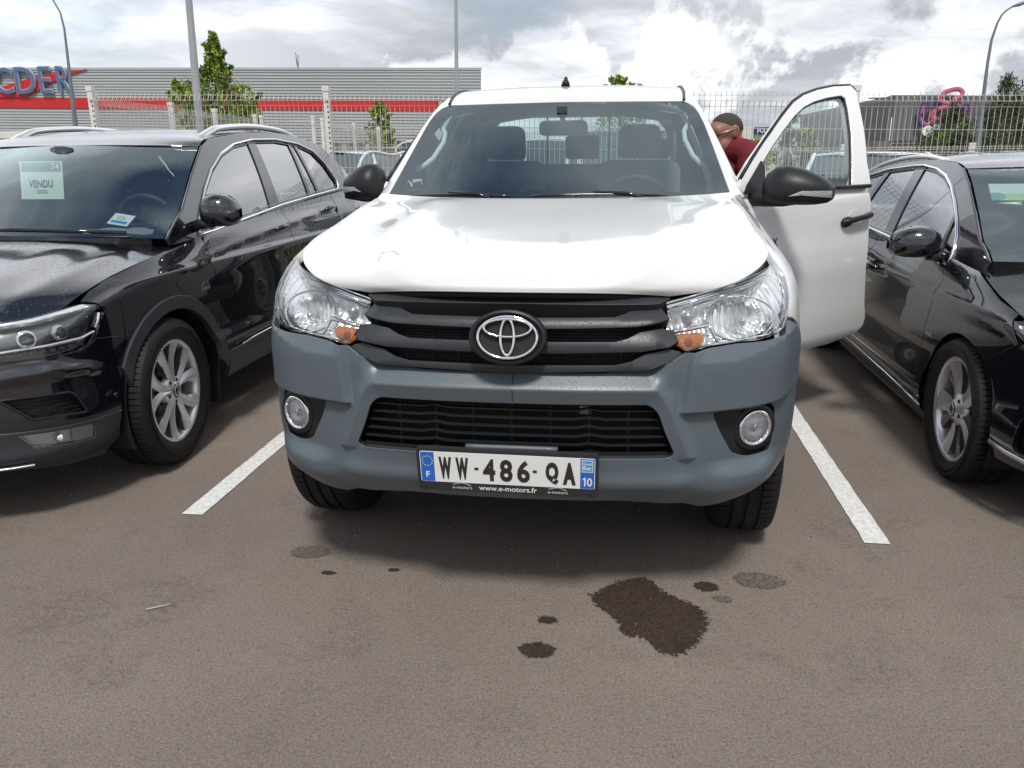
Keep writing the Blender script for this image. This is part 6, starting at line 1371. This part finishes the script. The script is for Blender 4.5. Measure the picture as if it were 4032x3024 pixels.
for k in (1,-1):
    roofrail(EST,[(1.16,1.335),(1.247,1.352),(1.38,1.368),(1.60,1.378),(1.945,1.368),(2.358,1.328),(2.80,1.255)],.60,k,.013)
    blackmirror(EST,(k*.845,.50,.985),k,.235,H=1.0)
    wheel(EST,(k*.770,.105,.312),.318,.225,.228,'five',k,R_(-2)); wheel(EST,(k*.770,2.75,.312),.318,.225,.228,'five',k)
def pgc(m,mp):
    m.prism([(-.17,-.045),(.17,-.045),(.17,-.010),(-.17,-.010)],lambda a,b,h:mp(a,b,h),.002,.003,1); m.prism(circ(-.12,-.025,.045,.020,20),lambda a,b,h:mp(a,b,h),.003,.004,2); glyph(m,'217',.06,-.028,.10,.022,lambda a,b,h:mp(a,b,.0045),0,offset=.01)
pane(EST,'price_sign',(-.41,.80,1.213),.34,.085,(1,-.0,0),(0,.45,.85),pgc,[mat('paper_pale',(.66,.72,.70),.6),mat('paper_green',(.38,.60,.25),.6),mat('paper_teal',(.10,.30,.36),.6)])
emotors(EST,PG.low,-1.86,.585,1,.085)
# ---------------- parked cars beyond the fence
GBg=mat('far_glass',(.05,.07,.08),.05,coat=1)
def far_car(x,y,rz,col,label,L_=4.2,Wd=1.75,H=1.48,van=False,name='parked_car',grp='cars parked beyond the wire fence'):
    T_=thing(name,label,'car' if not van else 'van',(x,y,0),rz,grp); mt=mat('far_paint',col,.3,coat=1,crough=.05); w=Wd/2
    hood=.95 if not van else 1.0; belt=.98; 
    # lower body: stations along y (front = -L/2)
    st=[(-.5,.62,.45,.70),(-.485,.80,.30,.78),(-.44,.93,.24,.86),(-.36,.98,.22,.93),(-.25,1,.22,hood),(0,1,.22,belt+.02),(.30,1,.22,belt+.05),(.44,.97,.24,belt+.06),(.49,.88,.30,belt-.02),(.5,.70,.45,.80)]
    if van: st=[(-.5,.75,.42,.80),(-.485,.9,.30,.92),(-.44,.97,.26,1.02),(-.36,.99,.24,1.1),(0,1,.24,1.15),(.46,1,.24,1.15),(.49,.97,.26,1.15),(.5,.9,.40,1.1)]
    m=MB(); n=13
    for t,k,zb,zt in st:
        for j in range(n):
            a=j/(n-1); 
            sec=[(-.55,zt),(-.85,zt-.01),(-.96,zt-.07),(-1,zt-.22),(-.99,zb+.12),(-.93,zb),(0,zb),(.93,zb),(.99,zb+.12),(1,zt-.22),(.96,zt-.07),(.85,zt-.01),(.55,zt)][j]
            m.v.append((sec[0]*w*k,t*L_,sec[1]))
    for i in range(len(st)-1):
        for j in range(n): m.face((i*n+j,i*n+(j+1)%n,(i+1)*n+(j+1)%n,(i+1)*n+j),0,1)
    m.face([j for j in range(n)][::-1],0); m.face([(len(st)-1)*n+j for j in range(n)],0)
    # roof and pillars
    if van: f0,f1,r0,r1=-.34,-.20,.485,.49; 
    else: f0,f1,r0,r1=-.24,-.08,.30,.45
    zr=H-.03; xr=w*.74 if not van else w*.86
    F0=(w*.90,f0*L_,belt);F1=(xr,f1*L_,zr);R0=(xr,r0*L_,zr);R1=(w*.88,r1*L_,belt+.03)
    for k in (1,-1):
        a=lambda p:(k*p[0],p[1],p[2])
        P=[crv([F0,F1,(xr,(f1+r0)/2*L_,H-.04),R0,R1],i/24) for i in range(25)]
        m.tube([a(p) for p in P],.022,6)
        for t in (.42,.72): 
            yy=lerp(f0,r1,t)*L_; m.tube([(k*w*.89,yy,belt),(k*xr,yy-.02,zr)],.03,5)
    m.grid(lambda t,u:((-1+2*u)*xr,lerp(f1,r0,t)*L_,zr+.03*math.sin(t*3.14)+.03*(1-(2*u-1)**2)),[i/6 for i in range(7)],[i/6 for i in range(7)],0,1)
    m.build('body',mt,T_,fixn=True)
    def q(a,b,c,d,nm='window'):
        g=MB(); bb=g.add([a,b,c,d]); g.face((bb,bb+1,bb+2,bb+3)); g.build(nm,GBg,T_)
    i_=.012
    q((-F0[0],F0[1],F0[2]),(F0[0],F0[1],F0[2]),F1,(-F1[0],F1[1],F1[2]),'windscreen'); q((-R1[0],R1[1],R1[2]),(R1[0],R1[1],R1[2]),R0,(-R0[0],R0[1],R0[2]),'rear_window')
    for k in (1,-1): q((k*F0[0],F0[1],F0[2]),(k*R1[0],R1[1],R1[2]),(k*R0[0],R0[1],R0[2]),(k*F1[0],F1[1],F1[2]),'side_window')
    for k in (1,-1):
        for yy in (-.31,.30):
            g=MB(); A=ax((k*(w-.10),yy*L_,.31),(0,1,0),(0,0,1),(k,0,0)); g.lathe([(.31,-.1),(.31,.07),(.28,.105),(.20,.10)],A,20,0); g.lathe([(.20,.10),(.19,.07),(.05,.08),(0,.09)],A,14,1); g.build('wheel',[MR,MA],T_)
        g=MB(); g.box((k*w*.68,-.478*L_,.70),(.36,.10,.12),0,rz=-k*.35); g.build('headlight',MCs,T_)
        g=MB(); g.box((k*w*.78,.480*L_,.86),(.16,.10,.26),0,rz=k*.35); g.build('tail_lamp',MRd,T_)
    g=MB(); g.box((0,.502*L_,.62),(.52,.01,.11)); g.box((0,-.502*L_,.42),(.52,.01,.11)); g.build('number_plate',MWh,T_)
    return T_
far_car(-3.55,9.0,R_(170),(.48,.53,.58),'pale silver car seen beside the left wing mirror of the pickup')
far_car(-1.6,13.6,R_(95),(.62,.60,.57),'white van with a red stripe above the left wing mirror',L_=5.0,Wd=1.9,H=1.7,van=True)
far_car(.35,8.8,R_(2),(.62,.64,.64),'white van seen through the pickup rear window',L_=4.6,Wd=1.8,H=1.72,van=True)
far_car(3.55,8.6,R_(168),(.60,.64,.65),'white car seen through the lower part of the open door window',L_=4.3,H=1.40)
far_car(5.0,10.6,R_(0),(.60,.61,.61),'white car roof between the open door and the estate',L_=4.2,H=1.36)
far_car(1.9,13.6,R_(100),(.35,.38,.40),'grey car far behind the man in red')
far_car(-7.2,12.5,R_(20),(.10,.12,.20),'dark blue car behind the wire fences at left')
far_car(-9.6,19.0,R_(80),(.50,.51,.52),'silver car far left in front of the warehouse')
far_car(-6.2,24.0,R_(85),(.30,.03,.03),'red car in front of the warehouse ground floor')
far_car(-12.0,26.5,R_(88),(.55,.56,.56),'white car in front of the leafy tree')
far_car(-3.0,28.0,R_(92),(.20,.22,.25),'dark grey car below the red band of the warehouse')
far_car(8.2,14.0,R_(15),(.4,.4,.4),'silver car behind the estate car roof',H=1.4)
# ---------------- the man at the open door
def fuse(m,name,mt,parent,vox=.007,sm=6):
    me=bpy.data.meshes.new('tmp'); me.from_pydata(m.v,[],m.f); ob=bpy.data.objects.new('tmp',me); COL.objects.link(ob)
    bm=bmesh.new();bm.from_mesh(me);bmesh.ops.recalc_face_normals(bm,faces=bm.faces);bm.to_mesh(me);bm.free()
    r=ob.modifiers.new('r','REMESH'); r.mode='VOXEL'; r.voxel_size=vox; s=ob.modifiers.new('s','SMOOTH'); s.factor=.5; s.iterations=sm
    dg=bpy.context.evaluated_depsgraph_get(); me2=bpy.data.meshes.new_from_object(ob.evaluated_get(dg)); me2.name=name; bpy.data.objects.remove(ob)
    me2.materials.clear(); me2.materials.append(mt); me2.polygons.foreach_set('use_smooth',[True]*len(me2.polygons)); me2.polygons.foreach_set('material_index',[0]*len(me2.polygons))
    o=bpy.data.objects.new(name,me2); COL.objects.link(o); o.parent=parent; o.matrix_local=Matrix.Translation(-Vector(parent.location)); return o
def ell(m,c,r,X=(1,0,0),Y=(0,1,0),n=14):
    X=Vector(X).normalized();Y=Vector(Y);Y=(Y-X*X.dot(Y)).normalized();Z=X.cross(Y);c=Vector(c);b=len(m.v)
    for i in range(n+1):
        t=math.pi*i/n
        for j in range(2*n):
            a=math.pi*j/n; m.v.append(tuple(c+X*(r[0]*math.sin(t)*math.cos(a))+Y*(r[1]*math.sin(t)*math.sin(a))+Z*(r[2]*math.cos(t))))
    N=2*n
    for i in range(n):
        for j in range(N): m.face((b+i*N+j,b+i*N+(j+1)%N,b+(i+1)*N+(j+1)%N,b+(i+1)*N+j))
def limb(m,P,R,seg=14):
    Q=[crv([tuple(p) for p in P],i/24) for i in range(25)]; RR=[crv([(r,) for r in R],i/24)[0] for i in range(25)]
    m.tube(Q,RR,seg); ell(m,Q[0],(RR[0],)*3,n=8); ell(m,Q[-1],(RR[-1],)*3,n=8)
Mn=thing('person','man in glasses and a dark red polo shirt leaning into the open pickup door','person',(1.18,1.84,0))
SK=mat('skin',(.31,.145,.105),.5,var=(25,.10)); SK.node_tree.nodes['Principled BSDF'].inputs['Subsurface Weight'].default_value=.15; SK.node_tree.nodes['Principled BSDF'].inputs['Subsurface Radius'].default_value=(.02,.008,.004)
PL=mat('polo_red',(.145,.012,.020),.85,bump=(420,.4,.001)); TR=mat('trousers_khaki',(.055,.045,.032),.9,bump=(300,.3,.001)); HR=mat('hair_grey_brown',(.050,.042,.036),.85,bump=(900,1,.002))
_n=HR.node_tree.nodes; _l=HR.node_tree.links.new; _a=_n.new('ShaderNodeAttribute'); _a.attribute_name='core'; _t=_n.new('ShaderNodeTexNoise'); _t.inputs['Scale'].default_value=420; _g=_n.new('ShaderNodeMath'); _g.operation='GREATER_THAN'; _l(_a.outputs['Fac'],_g.inputs[0]); _l(_t.outputs[0],_g.inputs[1]); _l(_g.outputs[0],_n['Principled BSDF'].inputs['Alpha']); SH=mat('shoe_black',(.02,.02,.02),.5)
HC=Vector((.882,1.742,1.515)); F=Vector((-.88,-.42,-.22)).normalized(); Lf=Vector((.43,-.90,0)).normalized(); U=F.cross(Lf)*-1
if U.z<0: U=-U
h=lambda f,l,u:tuple(HC+F*f+Lf*l+U*u)
m=MB()
ell(m,h(-.012,0,.020),(.100,.078,.092),F,Lf); ell(m,h(.012,0,-.035),(.080,.066,.085),F,Lf); ell(m,h(.040,0,-.085),(.045,.046,.036),F,Lf); ell(m,h(.055,0,.030),(.040,.060,.045),F,Lf)
ell(m,h(.030,.042,-.055),(.045,.028,.045),F,Lf); ell(m,h(.030,-.042,-.055),(.045,.028,.045),F,Lf)          # cheeks
limb(m,[h(.085,0,.022),h(.105,0,-.012),h(.095,0,-.022)],[.010,.014,.013],8); ell(m,h(.088,.014,-.022),(.012,.009,.008)); ell(m,h(.088,-.014,-.022),(.012,.009,.008))
ell(m,h(.084,0,-.058),(.012,.026,.007),F,Lf); ell(m,h(.080,0,-.070),(.012,.022,.007),F,Lf); ell(m,h(.080,.0,.045),(.012,.05,.010),F,Lf)   # lips, brow
for k in (1,-1):
    limb(m,[h(-.012,k*.078,.028),h(-.028,k*.088,.030),h(-.032,k*.088,.005),h(-.018,k*.080,-.022),h(-.010,k*.076,-.020)],[.006,.009,.009,.008,.006],8); ell(m,h(-.018,k*.078,.004),(.016,.006,.026),F,Lf)
neck=[h(-.045,0,-.05),(.945,1.772,1.425),(.965,1.775,1.36)]; limb(m,neck,[.062,.062,.068])
CH=Vector((.985,1.785,1.27))
shL=Vector((1.015,1.625,1.392)); shR=Vector((.935,1.905,1.36))
ell(m,tuple(CH),(.11,.15,.16)); limb(m,[tuple(CH),(1.04,1.80,1.08),(1.09,1.82,.95)],[.12,.13,.14])
def hand(c,d,s,k=1):
    """palm at c, fingers along d, side s (thumb side)"""
    c=Vector(c);d=Vector(d).normalized();s=Vector(s);s=(s-d*d.dot(s)).normalized();n=d.cross(s); dn_=n if n.z<0 else -n
    ell(m,tuple(c),(.048,.040,.015),d,s,8)
    for i,(o_,L1) in enumerate(((.030,.070),(.010,.080),(-.010,.075),(-.029,.058))):
        a=c+d*.036+s*o_; limb(m,[tuple(a),tuple(a+d*L1*.5+dn_*.006),tuple(a+d*L1*.85+dn_*.026),tuple(a+d*L1*.95+dn_*.045)],[.0095,.009,.0085,.0075],7)
    a=c+s*.034-d*.018; limb(m,[tuple(a),tuple(a+s*.028+d*.022),tuple(a+s*.034+d*.05+dn_*.012)],[.013,.011,.009],7)
eL=Vector((.985,1.50,1.135)); hL=Vector((.745,1.46,1.00)); limb(m,[tuple(shL),tuple((shL+eL)/2),tuple(eL)],[.060,.056,.045]); limb(m,[tuple(eL),tuple((eL+hL)/2),tuple(hL)],[.043,.040,.027]); hand(hL+Vector((-.06,-.005,-.02)),(-1,0,-.2),(0,1,0))
eR=Vector((.90,1.70,1.10)); hR=Vector((.70,1.62,.93)); limb(m,[tuple(shR),tuple((shR+eR)/2),tuple(eR)],[.055,.052,.043]); limb(m,[tuple(eR),tuple((eR+hR)/2),tuple(hR)],[.043,.040,.027]); hand(hR+Vector((-.06,-.01,-.02)),(-1,0,-.2),(0,-1,0))
body=fuse(m,'body',SK,Mn)
# hair cap, close cropped, receding at the temples
m=MB(); n=40;b=len(m.v)
def hairp(i,j):
    t=math.pi*.5*i/14*1.20; a=2*math.pi*j/n; fx=math.cos(a); lim=interp(math.cos(a),[(-1,1.36),(-.5,1.32),(-.15,1.16),(.2,.95),(.6,.76),(1,.60)])
    t=t/ (math.pi*.5*1.20)*lim*math.pi*.5
    return h(-.013+.1015*math.sin(t)*math.cos(a),.0795*math.sin(t)*math.sin(a),.020+.0935*math.cos(t))
for i in range(15):
    for j in range(n): m.v.append(hairp(i,j))
for i in range(14):
    for j in range(n): m.face((b+i*n+j,b+(i+1)*n+j,b+(i+1)*n+(j+1)%n,b+i*n+(j+1)%n),0,1)
o=m.build('hair',HR,Mn,fixn=True); _at=o.data.attributes.new('core','FLOAT','POINT'); _at.data.foreach_set('value',[min(1,(14-i)/4.5)*.95 for i in range(15) for j in range(n)]); o.matrix_local=Matrix.Translation(-Mn.location)
m=MB()
for k in (1,-1):
    m.tube([h(.098+.0,k*.034+.024*math.cos(t*.35),.012+.016*math.sin(t*.35)) for t in range(18)],.0018,6,0,closed=True)
    m.tube([h(.094,k*.058,.016),h(.03,k*.080,.020),h(-.02,k*.086,.024),h(-.035,k*.084,.008)],.0022,6)
m.tube([h(.100,.010,.016),h(.103,0,.019),h(.100,-.010,.016)],.0018,6); o=m.build('glasses',MCs,Mn); o.matrix_local=Matrix.Translation(-Mn.location)
m=MB()
for k in (1,-1): ell(m,h(.0855,k*.032,.012),(.010,.012,.006),F,Lf,8)
o=m.build('eyes',mat('eye_dark',(.03,.02,.015),.1,coat=1),Mn); o.matrix_local=Matrix.Translation(-Mn.location)
# polo
m=MB(); ell(m,tuple(CH+Vector((0,0,.02))),(.120,.175,.165),(1,-.35,0),(.35,1,0)); limb(m,[tuple(CH),(1.04,1.80,1.10),(1.09,1.82,.93)],[.135,.152,.160])
limb(m,[tuple(shL+Vector((-.07,.10,.02))),tuple(shL),tuple(shL*.72+eL*.28)],[.085,.080,.073]); limb(m,[tuple(shR+Vector((.0,-.10,.02))),tuple(shR),tuple(shR*.6+eR*.4)],[.085,.080,.073])
limb(m,[tuple(shL+Vector((-.01,.02,-.0))),(.975,1.775,1.385),tuple(shR)],[.075,.085,.075])
for i in range(9):   # cloth folds under the arm and across the back
    z=1.16+.028*i; m.tube([(1.08-.01*i,1.63+.012*i,z-.05),(1.03-.008*i,1.62+.01*i,z),(.96-.006*i,1.62+.01*i,z+.02)],[.004,.014,.004],6)
ps=fuse(m,'polo_shirt',PL,Mn,.008,4)
m=MB(); cl=[]
for i in range(25):
    a=2*math.pi*i/24; cl.append(i)
cN=Vector((.946,1.772,1.440)); ax1=Vector((.85,.45,-.15)).normalized(); ax2=Vector((.45,-.89,0)).normalized()
m.grid(lambda a,t:tuple(cN+ax1*(math.cos(a)*(.070+.022*t))+ax2*(math.sin(a)*(.072+.022*t))+Vector((0,0,.030-.05*t+.018*math.cos(a)-.02*t*t))),[2*math.pi*i/28 for i in range(29)],[i/5 for i in range(6)]); o=m.build('collar',PL,Mn); o.matrix_local=Matrix.Translation(-Mn.location)
m=MB(); ell(m,(1.10,1.825,.90),(.15,.165,.13)); 
for hx,kx,fx,fy in (((1.09,1.74,.88),(1.13,1.70,.50),(1.20,1.70,.10),0),((1.13,1.91,.88),(1.14,1.93,.50),(1.15,1.98,.10),0)): limb(m,[hx,kx,fx],[.10,.075,.062])
fuse(m,'trousers',TR,Mn,.012,5)
m=MB()
for x,y in ((1.22,1.70),(1.15,1.98)): limb(m,[(x+.03,y,.06),(x-.06,y,.05),(x-.17,y,.032)],[.052,.048,.032]); 
fuse(m,'shoes',SH,Mn,.010,3)
